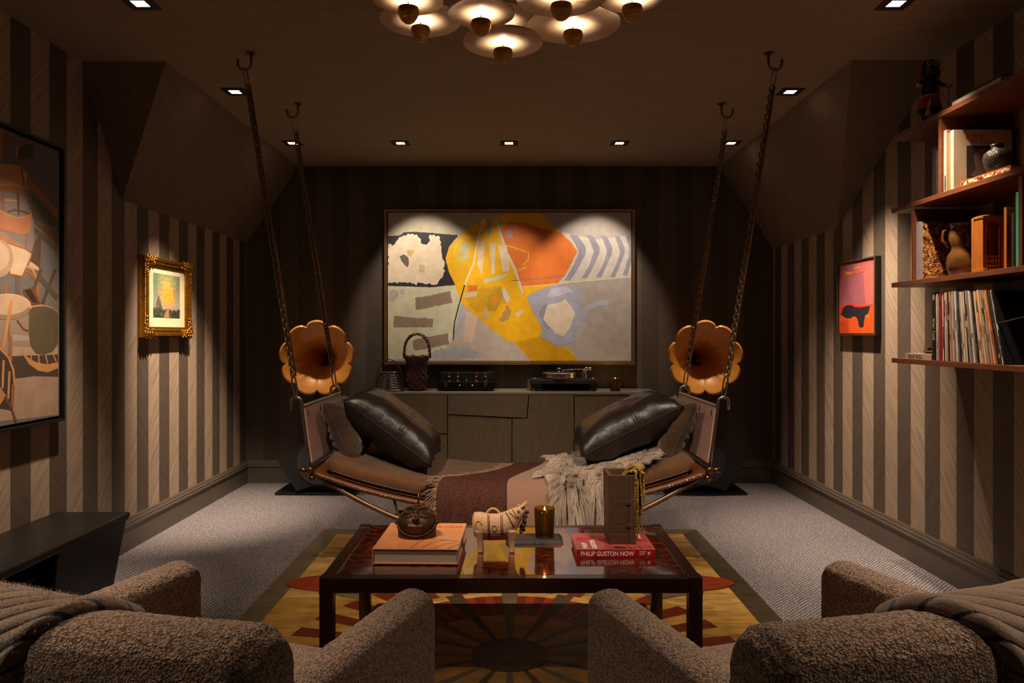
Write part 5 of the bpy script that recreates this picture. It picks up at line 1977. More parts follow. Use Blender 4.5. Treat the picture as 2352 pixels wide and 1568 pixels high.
MB().box(.058, .190, -.0133, -.0126, .052, .196).build('cover_photograph', paint((56, 46, 40), .5), cb)
q = [(.075, .06), (.10, .09), (.09, .15), (.12, .185), (.16, .18), (.18, .12), (.165, .07), (.13, .055)]
MB().prism([(x, -.0137, z) for x, z in q], (0, .0004, 0)).build('cover_photograph_shape', paint((104, 88, 74), .5), cb)
# patterned book lying flat with the stippled vase on it
pb = thing('patterned_book', 'orange and cream patterned book lying flat under the stippled vase', 'book', (2.0, 3.12, ZS(2) + .0004))
M_pat = paint((196, 92, 40), .5)
MB().box(0, .25, -.165, .165, 0, .0025).build('back_cover', M_pat, pb)
MB().box(0, .25, -.165, .165, .0245, .027).build('front_cover', paint((120, 92, 74), .5), pb)
MB().box(0, .003, -.165, .165, .0025, .0245).build('spine', M_pat, pb)
MB().box(.003, .245, -.16, .16, .0025, .0245).build('pages', M_page, pb)
rp = random.Random(8)
for k in range(26):
    y = -.155 + .31 * (k + .5) / 26
    zc = .0135 + rp.uniform(-.006, .006)
    r = rp.uniform(.004, .008)
    pts = [(-.0005 - .00001 * k, y + r * 1.3 * math.cos(a) * rp.uniform(.5, 1.2), min(.026, max(.001, zc + r * math.sin(a) * rp.uniform(.6, 1.3)))) for a in [2 * PI * i / 9 for i in range(9)]]
    MB().prism(pts, (.0004, 0, 0)).build('spine_motif', rp.choice((paint((228, 196, 140), .5), paint((228, 196, 140), .5), paint((40, 36, 48), .5), paint((230, 220, 200), .5))), pb)
M_stip = mk('stippled_vase', (74, 66, 58), .3, metal=.3, var=.1)
m_, nt, bs_ = M_stip, M_stip.node_tree, M_stip.node_tree.nodes['Principled BSDF']
vo = node(nt, 'ShaderNodeTexVoronoi', i_Scale=260.0)
nt.links.new(coords(nt), vo.inputs['Vector'])
nt.links.new(ramp(nt, vo.outputs['Distance'], [(.1, C(150, 132, 116)), (.5, C(40, 34, 30))]), bs_.inputs['Base Color'])
bump(nt, bs_, vo.outputs['Distance'], .5, .003)
o = MB().lathe([(.030, 0), (.036, .004), (.050, .045), (.054, .072), (.050, .092), (.034, .106), (.022, .111), (.023, .122), (.027, .130), (.023, .130), (.019, .118), (.001, .11)], 36).build('stippled_vase', M_stip, loc=(2.075, 3.15, ZS(2) + .0278), smooth=True)
tag(o, 'small round dark stippled vase standing on the patterned book', 'vase')

# third shelf
def mk_marble():
    m, nt, b = new_mat('marbled_paper')
    co = coords(nt)
    v = node(nt, 'ShaderNodeTexNoise', i_Scale=70.0, i_Detail=4.0, i_Distortion=2.0)
    nt.links.new(co, v.inputs['Vector'])
    nt.links.new(ramp(nt, v.outputs[0], [(.40, C(24, 18, 16)), (.48, C(120, 58, 26)), (.56, C(186, 128, 60)), (.66, C(226, 186, 120))]), b.inputs['Base Color'])
    b.inputs['Roughness'].default_value = .4
    return m
upright_book(3.600, 3.628, .282, ZS(1), M_bgrey, 'grey book standing beside the lower divider, behind the marbled book', depth=.12)
upright_book(3.574, 3.598, .268, ZS(1), mk_marble(), 'book with an orange and black marbled cover on the third shelf', spine=M_bgrey, depth=.23)
M_glaze = mk('brown_glaze', (96, 62, 30), .12, var=.6, vs_=9, coat=.6, bs=30, bstr=.2)
jg = thing('glazed_jug', 'brown double-bellied glazed pottery jug on the third shelf', 'jug', (2.10, 3.41, ZS(1)))
MB().lathe([(.058, 0), (.064, .004), (.076, .035), (.079, .065), (.074, .095), (.060, .120), (.058, .128), (.062, .140), (.070, .175), (.068, .205), (.060, .228), (.066, .240), (.070, .245), (.064, .245), (.054, .225), (.001, .21)], 40).build('body', M_glaze, jg, smooth=True)
MB().tube([(.058 * .8, -.04, .225), (.085 * .8, -.07, .215), (.088 * .8, -.075, .17), (.062 * .8, -.045, .135)], .007, 8).build('handle', M_glaze, jg, smooth=True)
MB().tube([(-.05, .03, .225), (-.075, .045, .215), (-.08, .048, .17), (-.055, .03, .135)], .007, 8).build('handle', M_glaze, jg, smooth=True)
M_gilt = mk('gilded_wood', (184, 116, 40), .35, metal=.35, var=.35, vs_=30)
M_giltw = mk_wood('orange_wood', (168, 98, 34), (6, 6, 2), .3, .4)
sh = thing('gilt_shrine', 'small gilded wooden shrine with an arch, columns and railing on the third shelf', 'shrine', (2.0, 3.165, ZS(1)))
sh.scale = (.6, .72, 1)
MB().box(0, .145, .035, .06, 0, .235).build('back_panel', M_giltw, sh, bevel=.002)
MB().box(0, .012, -.05, .035, 0, .225).build('side_panel', M_giltw, sh, bevel=.002)
MB().box(.133, .145, -.05, .035, 0, .225).build('side_panel', M_giltw, sh, bevel=.002)
MB().box(-.004, .149, -.058, .036, 0, .012).build('plinth', M_gilt, sh, bevel=.002)
MB().box(-.004, .149, -.058, .036, .225, .238).build('cornice', M_gilt, sh, bevel=.003)
for x in (.022, .118):
    MB().lathe([(.009, .012), (.006, .02), (.006, .165), (.010, .175), (.010, .185)], 12, (x, -.045, 0)).build('column', M_gilt, sh, smooth=True)
pts = [(.012, .225), (.012, .185)] + [(.07 - .048 * math.cos(a), .185 + .024 * math.sin(a)) for a in [PI * i / 10 for i in range(11)]] + [(.133, .185), (.133, .225)]
fixn(MB().prism([(x, -.05, z) for x, z in pts], (0, .01, 0)).build('arch', M_gilt, sh))
for z in (.025, .045, .065):
    MB().tube([(.02, -.052, z), (.12, -.052, z)], .003, 6).build('rail_bar', M_gilt, sh)
for x in (.03, .05, .07, .09, .11):
    MB().lathe([(.004, .012), (.003, .03), (.005, .045), (.003, .068)], 8, (x, -.052, 0)).build('baluster', M_gilt, sh, smooth=True)
MB().lathe([(.012, .012), (.016, .05), (.010, .09), (.012, .11), (.006, .13)], 14, (.07, .0, 0)).build('idol', M_glaze, sh, smooth=True)
upright_book(2.968, 2.984, .245, ZS(1), M_giltw, 'narrow ochre book between the gilt shrine and the green book', depth=.16)
upright_book(2.892, 2.914, .292, ZS(1), M_bgreen, 'bright green book standing against the nearest divider', depth=.2)
upright_book(2.922, 2.940, .215, ZS(1), M_inkd, 'short dark book beside the green book', depth=.16)

# records
tones = [('cream', (222, 200, 166)), ('red', (178, 26, 32)), ('black', (26, 24, 24)), ('white', (232, 220, 204)), ('tan', (190, 150, 104)), ('grey', (140, 128, 120)),
         ('ivory', (226, 208, 180)), ('charcoal', (58, 52, 50)), ('orange', (206, 120, 50)), ('pale grey', (176, 164, 152)), ('brown', (104, 72, 50)), ('blue-grey', (96, 100, 116)), ('mustard', (196, 150, 60)), ('pink', (206, 150, 136))]
order = [0, 9, 2, 1, 3, 2, 0, 4, 2, 13, 3, 9, 5, 6, 11, 2, 9, 6, 0, 2, 9, 5, 3, 10, 2, 0, 13, 8, 6, 12, 11, 4, 3, 8, 2, 7, 3, 2]
ords = ['first', 'second', 'third', 'fourth', 'fifth', 'sixth', 'seventh', 'eighth', 'ninth', 'tenth', 'eleventh', 'twelfth', 'thirteenth', 'fourteenth', 'fifteenth', 'sixteenth', 'seventeenth', 'eighteenth', 'nineteenth']
def ordinal(i):
    if i < 19: return ords[i]
    return {2: 'twenty', 3: 'thirty'}[(i + 1) // 10] + ('-' + ords[(i + 1) % 10 - 1] if (i + 1) % 10 else 'th') if (i + 1) % 10 else {2: 'twentieth', 3: 'thirtieth'}[(i + 1) // 10]
rl = random.Random(2)
bb = upright_book(3.467, 3.491, .318, ZS(0), M_bblack, 'black box-set spine with white script at the left end of the records', depth=.30, cat='record', name='record_box', group='records on the bottom shelf')
t = text('Gran Turk', .024, M_bwhite, bb, 'spine_lettering', shear=.3)
t.rotation_euler = (PI / 2, PI / 2, -PI / 2)
t.rotation_euler = Matrix(((0, 0, -1), (0, -1, 0), (-1, 0, 0))).to_euler()
t.location = (-.0006, .006, .20)
MB().box(-.0006, 0, -.006, .006, .285, .308).build('spine_label', M_bwhite, bb)
n = len(order)
MREC = {}
for i, k in enumerate(order):
    cn, rgb = tones[k]
    f = i / (n - 1)
    yb_ = 3.455 - .478 * f
    lean = math.radians(1.0 + 16.0 * max(0, f - .12) ** 1.15)
    th = rl.uniform(.0075, .0105)
    o = thing('record_sleeve', '%s record sleeve, %s from the black box set' % (cn, ordinal(i)), 'record', (1.990 + rl.uniform(-.002, .005), yb_, ZS(0) + .0016), 0, 'records on the bottom shelf')
    o.rotation_euler = (-lean, 0, 0)
    h = .313 + rl.uniform(-.003, .003)
    MB().box(0, .3, -th / 2, th / 2, 0, h).build('sleeve', paint(rgb, .6), o)
    # printed titles on the spine
    for q in range(rl.randint(1, 3)):
        z0 = rl.uniform(.02, .24)
        MB().box(-.0004, 0, -th * .28, th * .28, z0, z0 + rl.uniform(.015, .06)).build('spine_print', paint(rl.choice(((40, 34, 34), (150, 60, 40), (214, 196, 160), (90, 80, 70))), .6), o)
# flat book and wooden dish at the far end
fb = thing('flat_book', 'pale book lying flat beside the records on the bottom shelf', 'book', (1.995, 3.62, ZS(0) + .0004))
M_pale = paint((190, 164, 146), .55)
MB().box(0, .23, -.115, .115, 0, .0025).build('back_cover', M_pale, fb)
MB().box(0, .23, -.115, .115, .0255, .028).build('front_cover', M_pale, fb)
MB().box(0, .003, -.115, .115, .0025, .0255).build('spine', M_pale, fb)
MB().box(.003, .225, -.112, .112, .0025, .0255).build('pages', M_page, fb)
t = text('RENE PROU', .022, paint((96, 80, 72), .6), fb, 'spine_lettering', spacing=1.15)
t.rotation_euler = Matrix(((0, 0, -1), (-1, 0, 0), (0, 1, 0))).to_euler()
t.location = (-.0006, .085, .006)
ds = thing('wooden_dish', 'shallow leaf-shaped wooden dish lying on the pale flat book', 'dish', (2.08, 3.61, ZS(0) + .0286))
b = MB()
b.surf(lambda a, c: ((.05 * math.sin(PI * min(1, max(0, a)))) ** 1.0 * math.cos(PI * c) * 1.0, -.10 + .20 * a, .016 - .016 * math.sin(PI * c) * math.sin(PI * a) ** .5), 24, 10)
o = b.build('shell', M_walnut, ds, smooth=True)
mm = o.modifiers.new('thickness', 'SOLIDIFY'); mm.thickness = .003
dr = thing('dried_sprig', 'dark dried sprig lying in the wooden dish', 'sprig', (2.08, 3.60, ZS(0) + .034))
rg = random.Random(6)
b = MB()
for k in range(40):
    x, y = rg.uniform(-.022, .022), rg.uniform(-.075, .06)
    b.ball((x, y, rg.uniform(.004, .02)), rg.uniform(.004, .008), 6, 4)
b.build('seed_heads', mk('dark_seed', (44, 28, 22), .6, var=.3), dr, smooth=True)

# top shelf: carved figure, books, twig
M_figb = mk('figure_black', (24, 22, 26), .5, var=.1)
M_figr = mk('figure_red', (140, 20, 18), .6, var=.2)
M_figh = mk('figure_hand', (186, 150, 104), .6, var=.2)
fg = thing('carved_figure', 'carved wooden figure in a red kilt with a black mask, standing on the top shelf', 'figurine', (2.075, 3.66, ZS(3)))
b = MB()
b.ball((0, 0, .175), .036, 16, 10, (1.05, .8, 1.5))
b.ball((0, 0, .225), .030, 14, 8, (1.2, .8, .6))
for s_ in (-1, 1):
    b.tube([(s_ * .018, 0, .12), (s_ * .024, -.008 * s_, .07), (s_ * .026, 0, .03), (s_ * .028, -.004, .008)], [.022, .017, .013, .014], 10)
    b.tube([(s_ * .036, 0, .222), (s_ * .060, -.012, .205), (s_ * .072, -.028, .198)], [.012, .010, .009], 8)
    b.ball((s_ * .030, -.014, .006), .012, 10, 6, (1, 1.7, .6))
o = remesh(b.build('body', M_figb, fg, smooth=True), .003, 2)
MB().lathe([(.034, .150), (.040, .142), (.058, .085), (.050, .084), (.030, .148)], 18).build('kilt', M_figr, fg, smooth=True)
MB().lathe([(.036, .144), (.041, .148), (.036, .154)], 18).build('belt', mk('figure_belt', (196, 176, 150), .6), fg)
MB().lathe([(.030, .240), (.038, .252), (.038, .300), (.034, .318), (.022, .328), (.001, .331)], 20).build('mask_head', M_figb, fg, smooth=True)
for s_ in (-1, 1):
    MB().tube([(s_ * .016 + .009 * math.cos(a) - .006, -.037, .305 + .009 * math.sin(a)) for a in [2 * PI * i / 14 for i in range(14)]], .0022, 6, closed=True).build('eye_ring', M_figh, fg, smooth=True)
    MB().ball((s_ * .044, 0, .268), .014, 10, 6, (.6, 1, 1.2)).build('ear', M_figr, fg, smooth=True)
    hnd = MB()
    hnd.ball((s_ * .074, -.034, .197), .011, 10, 6, (1, .8, 1.1))
    for q in range(4):
        hnd.tube([(s_ * .074 + (q - 1.5) * .005, -.042, .200), (s_ * .074 + (q - 1.5) * .006, -.047, .192), (s_ * .074 + (q - 1.5) * .006, -.042, .184)], .0028, 5)
    hnd.build('hand', M_figh, fg, smooth=True)
    MB().tube([(s_ * .074, -.036, .19), (s_ * .073, -.038, .10), (s_ * .070, -.036, .012)], .0022, 5).build('cord', mk('figure_cord', (120, 70, 40), .7), fg)
MB().tube([(-.026, -.034, .262), (0, -.042, .270), (.026, -.034, .262), (0, -.044, .255)], .004, 6, closed=True).build('mouth', mk('figure_teal', (60, 84, 92), .5), fg, smooth=True)
MB().prism([(-.034, -.045, .10), (-.020, -.05, .13), (-.028, -.05, .05), (-.044, -.045, .04)], (0, .004, 0)).build('sash', M_figh, fg)
wbk = thing('white_book', 'white book lying flat at the front edge of the top shelf', 'book', (1.99, 3.165, ZS(3) + .0004))
MB().box(0, .24, -.165, .165, 0, .0025).build('back_cover', M_bwhite, wbk)
MB().box(0, .24, -.165, .165, .0175, .02).build('front_cover', M_bwhite, wbk)
MB().box(0, .003, -.165, .165, .0025, .0175).build('spine', M_bwhite, wbk)
MB().box(.003, .236, -.16, .16, .0025, .0175).build('pages', M_page, wbk)
dbk = thing('dark_book', 'thin dark book lying on top of the white book, top shelf', 'book', (2.0, 3.13, ZS(3) + .0208))
MB().box(0, .2, -.12, .12, 0, .002).build('back_cover', M_inkd, dbk)
MB().box(0, .2, -.12, .12, .012, .014).build('front_cover', M_inkd, dbk)
MB().box(0, .003, -.12, .12, .002, .012).build('spine', M_inkd, dbk)
MB().box(.003, .196, -.117, .117, .002, .012).build('pages', M_page, dbk)
tw_ = thing('twig_bundle', 'tangle of pale dry twigs at the near end of the top shelf', 'twigs', (2.06, 2.87, ZS(3)))
b = MB()
for k in range(12):
    p = Vector((rg.uniform(-.03, .03), rg.uniform(-.04, .05), .004))
    path = [p]
    d = Vector((rg.uniform(-1, 1), rg.uniform(-1, 1), rg.uniform(.2, 1))).normalized()
    for q in range(5):
        d = (d + Vector((rg.uniform(-.6, .6), rg.uniform(-.6, .6), rg.uniform(-.5, .4)))).normalized()
        path.append(path[-1] + d * .014)
        path[-1].z = max(path[-1].z, .003)
    b.tube(path, [.0022, .002, .0018, .0015, .0012, .0008], 5)
b.build('twigs', mk('dry_twig', (132, 100, 66), .8), tw_, smooth=True)['kind'] = 'stuff'

# ------------------------------------------------------------------ pictures on the side walls
def side_map(X):
    def f(u, v):
        d = F * X / (u - CX)
        return Vector((X, d, EYE - (v - CY) * d / F))
    return f
def side_frame(b, x0, x1, y0, y1, z0, z1, w):
    O = [(y0, z0), (y1, z0), (y1, z1), (y0, z1)]
    I = [(y0 + w, z0 + w), (y1 - w, z0 + w), (y1 - w, z1 - w), (y0 + w, z1 - w)]
    for k in range(4):
        j = (k + 1) % 4
        b.hexa([(x0, *O[k]), (x0, *O[j]), (x0, *I[j]), (x0, *I[k]), (x1, *O[k]), (x1, *O[j]), (x1, *I[j]), (x1, *I[k])])
    return b
# --- painting of stacked chairs (left wall)
XC = -2.252
pc = thing('chair_painting', 'large painting of stacked wooden chairs in a black frame on the left wall', 'painting', (-2.297, 2.9, .86))
y0, y1, z0, z1 = 2.10, 3.705, .885, 2.215
fixn(side_frame(MB(), -2.297, -2.238, y0 - .02, y1 + .02, z0 - .02, z1 + .02, .012).build('frame', M_black, pc, world=True, bevel=.002))
MB().box(-2.297, -2.258, y0, y1, z0, z1).build('backing', M_dark, pc, world=True)
MB().box(-2.2578, XC, y0 + .006, y1 - .006, z0 + .006, z1 - .006).build('canvas', paint((112, 104, 100)), pc, world=True)
cm = side_map(XC)
W1, W2, W3, DK, BG2, OL, CRM = (196, 138, 84), (154, 100, 60), (112, 72, 46), (58, 42, 34), (150, 128, 112), (92, 82, 62), (206, 176, 146)
def Z1(p): return [(x / 4.2375, 270 + y / 4.2378) for x, y in p]
def Z2(p): return [(x / 4.125, 620 + y / 4.126) for x, y in p]
def ell(cx, cy, rx, ry, n=28, a0=0, a1=2 * PI):
    return [(cx + rx * math.cos(a0 + (a1 - a0) * i / n), cy + ry * math.sin(a0 + (a1 - a0) * i / n)) for i in range(n)]
def SP(pts, w): return stroke_poly(pts, w)
L = [
 ((96, 90, 92), Z1([(-220, 60), (560, 330), (560, 1000), (300, 620), (-220, 500)]), 0),
 ((128, 120, 118), Z1([(-220, 430), (180, 640), (330, 1000), (330, 1300), (-220, 1200)]), 0),
 ((150, 128, 112), Z2([(-300, 430), (550, 420), (550, 800), (-300, 820)]), 0),
 ((74, 62, 54), Z2([(-300, 800), (550, 800), (550, 1010), (-300, 1030)]), 0),
 ((170, 138, 116), Z2([(-300, 1060), (140, 1030), (330, 1005), (550, 1012), (550, 1370), (-300, 1470)]), 0),
 ((166, 150, 138), Z2([(115, 610), (280, 625), (280, 670), (115, 665)]), 0),
 ((178, 150, 126), Z2([(115, 725), (550, 735), (550, 800), (115, 815)]), 0),
 # beams and slanting boards at the right
 (W2, Z1([(300, 630), (330, 640), (560, 900), (560, 990), (310, 700)]), 0),
 ((84, 78, 76), Z1([(300, 720), (560, 1000), (560, 1060), (330, 1010)]), 0),
 (W3, Z1([(330, 1010), (560, 1130), (560, 1240), (345, 1040)]), 0),
 (OL, Z1([(330, 1060), (560, 1250), (560, 1320), (330, 1110)]), 0),
 (CRM, Z1([(290, 1400), (380, 1440), (375, 1490), (280, 1450)]), 0),
 ((96, 74, 58), Z1([(380, 1140), (400, 1150), (390, 1470), (290, 1390), (330, 1220)]), 0),
 # top left board and chair
 (W2, Z1([(-220, 60), (95, 140), (122, 275), (30, 430), (-220, 400)]), 0),
 (W3, Z1([(15, 150), (95, 140), (122, 275), (30, 430)]), 0),
 (W3, Z1([(140, 160), (250, 200), (320, 240), (240, 250), (125, 210)]), 0),
 (W1, Z1([(-220, 420), (60, 450), (180, 470), (260, 530), (290, 620), (280, 690), (220, 695), (110, 668), (0, 665), (-220, 640)]), 0),
 (W2, Z1([(-220, 640), (0, 665), (110, 668), (220, 695), (280, 690), (300, 640), (298, 700), (260, 740), (180, 745), (60, 715), (-220, 700)]), 0),
 (W1, Z1([(160, 300), (185, 270), (260, 265), (320, 235), (325, 245), (190, 282), (170, 320), (165, 385), (150, 380)]), 0),
 (DK, Z1([(170, 320), (190, 282), (325, 245), (322, 370), (290, 390), (195, 415), (165, 385)]), 0),
 (W3, Z1(SP([(195, 410), (235, 670)], 13)), 0), (W3, Z1(SP([(250, 395), (252, 530)], 11)), 0), (W3, Z1(SP([(272, 390), (270, 665)], 13)), 0), (W3, Z1(SP([(298, 380), (290, 600)], 11)), 0),
 # ladder legs
 (W2, Z1(SP([(32, 715), (38, 900)], 22)), 0), (W3, Z1(SP([(172, 740), (182, 950)], 20)), 0), (W1, Z1([(45, 790), (165, 802), (165, 825), (45, 812)]), 0), (W3, Z1(SP([(275, 740), (335, 1010)], 14)), 0),
 (W2, Z1(SP([(-60, 760), (20, 900)], 16)), 0),
 # curved back rest
 (W3, Z1(SP([(70, 920), (140, 898), (220, 910), (290, 945)], 18)), 0),
 ((176, 116, 84), Z1([(-220, 860), (0, 905), (70, 945), (170, 975), (240, 965), (305, 940), (300, 1090), (270, 1135), (180, 1135), (60, 1100), (-220, 1040)]), 0),
 (W1, Z1(SP([(-220, 862), (0, 905), (70, 945), (170, 975), (240, 965), (305, 940)], 12)), 0),
 (W2, Z1(SP([(258, 1130), (248, 1290)], 16)), 0),
 ((166, 120, 92), Z1([(-220, 1000), (0, 1095), (240, 1260), (180, 1260), (-220, 1140)]), 0),
 # tilted square seat
 (W2, Z1([(60, 1210), (250, 1275), (312, 1315), (300, 1370), (215, 1552), (90, 1530)]), 0),
 (CRM, Z1([(70, 1225), (245, 1285), (300, 1325), (290, 1365), (210, 1538), (100, 1515)]), 0),
 ((176, 146, 122), Z1(ell(-30, 1370, 158, 190)), 0),
 ((196, 168, 142), Z1(ell(-40, 1350, 130, 150)), 0),
 (W1, Z1(SP([(250, 1440), (320, 1480), (355, 1570)], 26)), 0),
 # lower half
 (W2, Z2(SP([(250, 5), (320, 60), (355, 140), (358, 260)], 26)), 0),
 ((92, 74, 62), Z2(SP([(390, -10), (310, 200)], 30)), 0), ((86, 70, 58), Z2(SP([(525, -10), (400, 320)], 32)), 0),
 (OL, Z2(SP([(370, 60), (545, 270)], 46)), 0),
 (W3, Z2([(215, 185), (310, 160), (385, 320), (300, 330), (220, 220)]), 0), (DK, Z2([(225, 190), (290, 178), (360, 318), (300, 300)]), 0),
 (W2, Z2(SP([(48, 120), (56, 230)], 24)), 0), ((110, 92, 84), Z2(SP([(165, 60), (168, 230)], 38)), 0),
 ((206, 174, 142), Z2(ell(70, 340, 225, 118)), 0),
 ((150, 120, 96), Z2([p for p in ell(70, 350, 225, 118, 28, 0, PI)]), 0),
 ((196, 164, 132), Z2(ell(60, 330, 205, 95)), 0),
 (W3, Z2(SP([(160, 475), (220, 560), (268, 575)], 16)), 0),
 (W1, Z2([(270, 370), (300, 335), (400, 325), (500, 355), (550, 400), (550, 420), (300, 380)]), 0),
 (OL, Z2([(275, 380), (310, 352), (420, 340), (500, 365), (550, 410), (548, 690), (500, 770), (420, 800), (340, 790), (290, 720), (272, 600)]), 0),
 (W1, Z2([(205, 730), (240, 810), (330, 870), (450, 895), (550, 870), (550, 930), (450, 970), (360, 955), (270, 890), (215, 800)]), 0),
 (W1, Z2(SP([(300, 770), (290, 850)], 12)), 0), (W1, Z2(SP([(365, 800), (368, 885)], 12)), 0), (W1, Z2(SP([(428, 798), (450, 892)], 12)), 0), (W1, Z2(SP([(490, 775), (532, 865)], 12)), 0),
 (W1, Z2(SP([(108, 290), (70, 500), (25, 750)], 30)), 0), (W2, Z2(SP([(85, 500), (90, 830)], 14)), 0), (W2, Z2(SP([(105, 630), (105, 860)], 18)), 0),
 ((70, 56, 48), Z2([(-300, 700), (0, 750), (90, 850), (130, 980), (135, 1100), (120, 1330), (-300, 1250)]), 0),
 (W1, Z2(SP([(-200, 700), (0, 745), (80, 830), (125, 950), (135, 1090)], 18)), 0),
 (W1, Z2(SP([(32, 855), (22, 1120)], 20)), 0), (W1, Z2(SP([(88, 960), (75, 1220)], 20)), 0), (W2, Z2(SP([(120, 1080), (110, 1290)], 18)), 0),
 ((186, 132, 92), Z2([(-300, 1050), (0, 1110), (55, 1190), (0, 1275), (-300, 1250)]), 0),
 (W3, Z2(SP([(40, 1200), (100, 1290), (150, 1440)], 22)), 0),
]
ylo, yhi, zlo, zhi = y0 + .008, y1 - .008, z0 + .008, z1 - .008
def cmc(u, v):
    p = cm(min(u, 1000), v)
    p.y = min(max(p.y, ylo), yhi)
    p.z = min(max(p.z, zlo), zhi)
    return p
L2 = [(c, pts[::-1], a) for c, pts, a in L]
def paint_side(name, parent, layers, f, nx, step=.000015, rough=.5):
    b = MB(); mats = []
    for i, (rgb, pts, amp) in enumerate(layers):
        m = paint(rgb, rough)
        if m not in mats: mats.append(m)
        b.mi = mats.index(m)
        pp = [f(u, v) + Vector((nx * (.0003 + i * step), 0, 0)) for u, v in pts]
        b.add(pp, [tuple(range(len(pp)))])
    o = b.build(name, mats, parent, world=True)
    return o
paint_side('painted_shapes', pc, L, cmc, 1)
# shapes of the part of the picture beyond the photograph's edge
b = MB(); mats = [paint(W1), paint(CRM), paint(W3)]
for k, (yc, zc, ry, rz) in enumerate(((2.95, 1.85, .16, .12), (2.6, 1.5, .2, .13), (2.45, 1.95, .12, .2), (2.9, 1.25, .14, .1), (2.5, 1.1, .2, .1))):
    b.mi = k % 3
    pts = [(XC + .0002, yc + ry * math.cos(a), zc + rz * math.sin(a)) for a in [2 * PI * i / 24 for i in range(24)]]
    b.add(pts, [tuple(range(24))])
b.build('painted_seats', mats, pc, world=True)

# --- gilt framed landscape (left wall)
M_gf = mk('gilt_frame', (206, 148, 56), .3, metal=.95, var=.25, vs_=40, bs=70, bstr=.4, bd=.004)
gp = thing('gilt_landscape', 'small sunset landscape in an ornate gilt frame on the left wall', 'painting', (-2.297, 4.912, 1.277))
gy0, gy1, gz0, gz1 = 4.578, 5.246, 1.277, 1.79
prof = [(-2.297, 0.0), (-2.232, 0.0), (-2.222, .012), (-2.226, .028), (-2.236, .040), (-2.232, .052), (-2.246, .066), (-2.250, .078), (-2.285, .080)]
prof = [(-2.297 + (x + 2.297) * .62, i_) for x, i_ in prof]
def corner(x, ins):
    return [(x, gy0 + ins, gz0 + ins * .85), (x, gy1 - ins, gz0 + ins * .85), (x, gy1 - ins, gz1 - ins * .85), (x, gy0 + ins, gz1 - ins * .85)]
for k in range(4):
    b = MB()
    vs_ = []
    for x, ins in prof:
        c = corner(x, ins)
        vs_ += [c[k], c[(k + 1) % 4]]
    b.add(vs_, [(2 * i, 2 * i + 1, 2 * i + 3, 2 * i + 2) for i in range(len(prof) - 1)])
    b.build('frame_moulding', M_gf, gp, world=True)
rgf = random.Random(12)
for cy, sy in ((gy0, 1), (gy1, -1)):
    for cz, sz in ((gz0, 1), (gz1, -1)):
        b = MB()
        for q in range(46):
            a = rgf.random()
            along = rgf.random() ** 1.2 * .15
            across = rgf.uniform(-.004, .045)
            yy, zz = (along, across) if q % 2 else (across, along * .9)
            r = rgf.uniform(.007, .014) * (1 - along * 2.5)
            dep = max(min(yy, zz / .85), 0)
            hx_ = prof[0][0]
            for (xa, ia), (xb_, ib) in zip(prof[1:-1], prof[2:]):
                if ia <= dep <= ib + 1e-6:
                    hx_ = xa + (xb_ - xa) * (dep - ia) / max(1e-6, ib - ia)
                    break
            b.ball((hx_ + .002, cy + sy * yy, cz + sz * zz), max(r, .006), 7, 5, (.7, 1.3, .9), Euler((rgf.uniform(0, 3), 0, 0)).to_matrix())
        for q in range(3):
            path = [(-2.244, cy + sy * (.02 + .03 * q + .014 * math.cos(a)), cz + sz * (.02 + .014 * math.sin(a))) for a in [i * .7 for i in range(8)]]
            b.tube(path, .0045, 6)
        b.build('corner_ornament', M_gf, gp, world=True, smooth=True)
b = MB()
for i in range(46):
    b.ball((-2.256, gy0 + .002, gz0 + .03 + (gz1 - gz0 - .06) * i / 45), .0058, 6, 4)
b.build('beaded_edge', M_gf, gp, world=True, smooth=True)['kind'] = 'stuff'
MB().box(-2.290, -2.2725, gy0 + .075, gy1 - .075, gz0 + .06, gz1 - .06).build('mount_board', paint((226, 206, 166)), gp, world=True)
XL = -2.2718
ly0, ly1, lz0, lz1 = 4.715, 5.095, 1.405, 1.69
MB().box(-2.2724, XL, ly0, ly1, lz0, lz1).build('landscape_sheet', paint((150, 152, 120)), gp, world=True)
def lm(a, c):
    return Vector((XL, ly0 + (ly1 - ly0) * min(1, max(0, a)), lz0 + (lz1 - lz0) * min(1, max(0, c))))
def land(a, c):
    def mixc(p, q, t):
        t = min(1, max(0, t))
        return tuple(p[i] + (q[i] - p[i]) * t for i in range(3))
    col = mixc((150, 140, 132), (112, 132, 106), (c - .3) * 2.2)
    col = mixc(col, (176, 164, 92), max(0, 1 - ((a - .5) / .38) ** 2) * max(0, 1 - ((c - .72) / .4) ** 2))
    col = mixc(col, (236, 156, 48), 1.25 * math.exp(-((a - .57) / .2) ** 2 - ((c - .48) / .2) ** 2))
    col = mixc(col, (170, 124, 92), .6 * math.exp(-((a - .28) / .07) ** 2 - ((c - .66) / .12) ** 2))
    col = mixc(col, (150, 100, 96), .5 * math.exp(-((a - .8) / .08) ** 2 - ((c - .6) / .14) ** 2))
    peak = .52 - abs(a - .19) * 2.4 + .05 * nz(a * 30, 3)
    if c < peak:
        col = mixc((128, 106, 94), (70, 62, 56), .5 + .9 * nz(a * 26, c * 14, 4))
    hor = .20 + .045 * nz(a * 16, 1.5) + .02 * nz(a * 50, 6)
    if c < hor:
        col = mixc((84, 90, 64), (44, 52, 42), .5 + nz(a * 12, c * 18, 2) + (.4 if a > .68 else 0))
        if abs(a - (.52 - .35 * (.16 - c))) < .05 + .5 * max(0, .14 - c):
            col = mixc(col, (190, 136, 102), .75)
    k = 1 + .18 * nz(a * 18, c * 18, 7)
    return C(*[min(255, max(0, v * k)) for v in col])
b = MB()
NA, NB = 90, 70
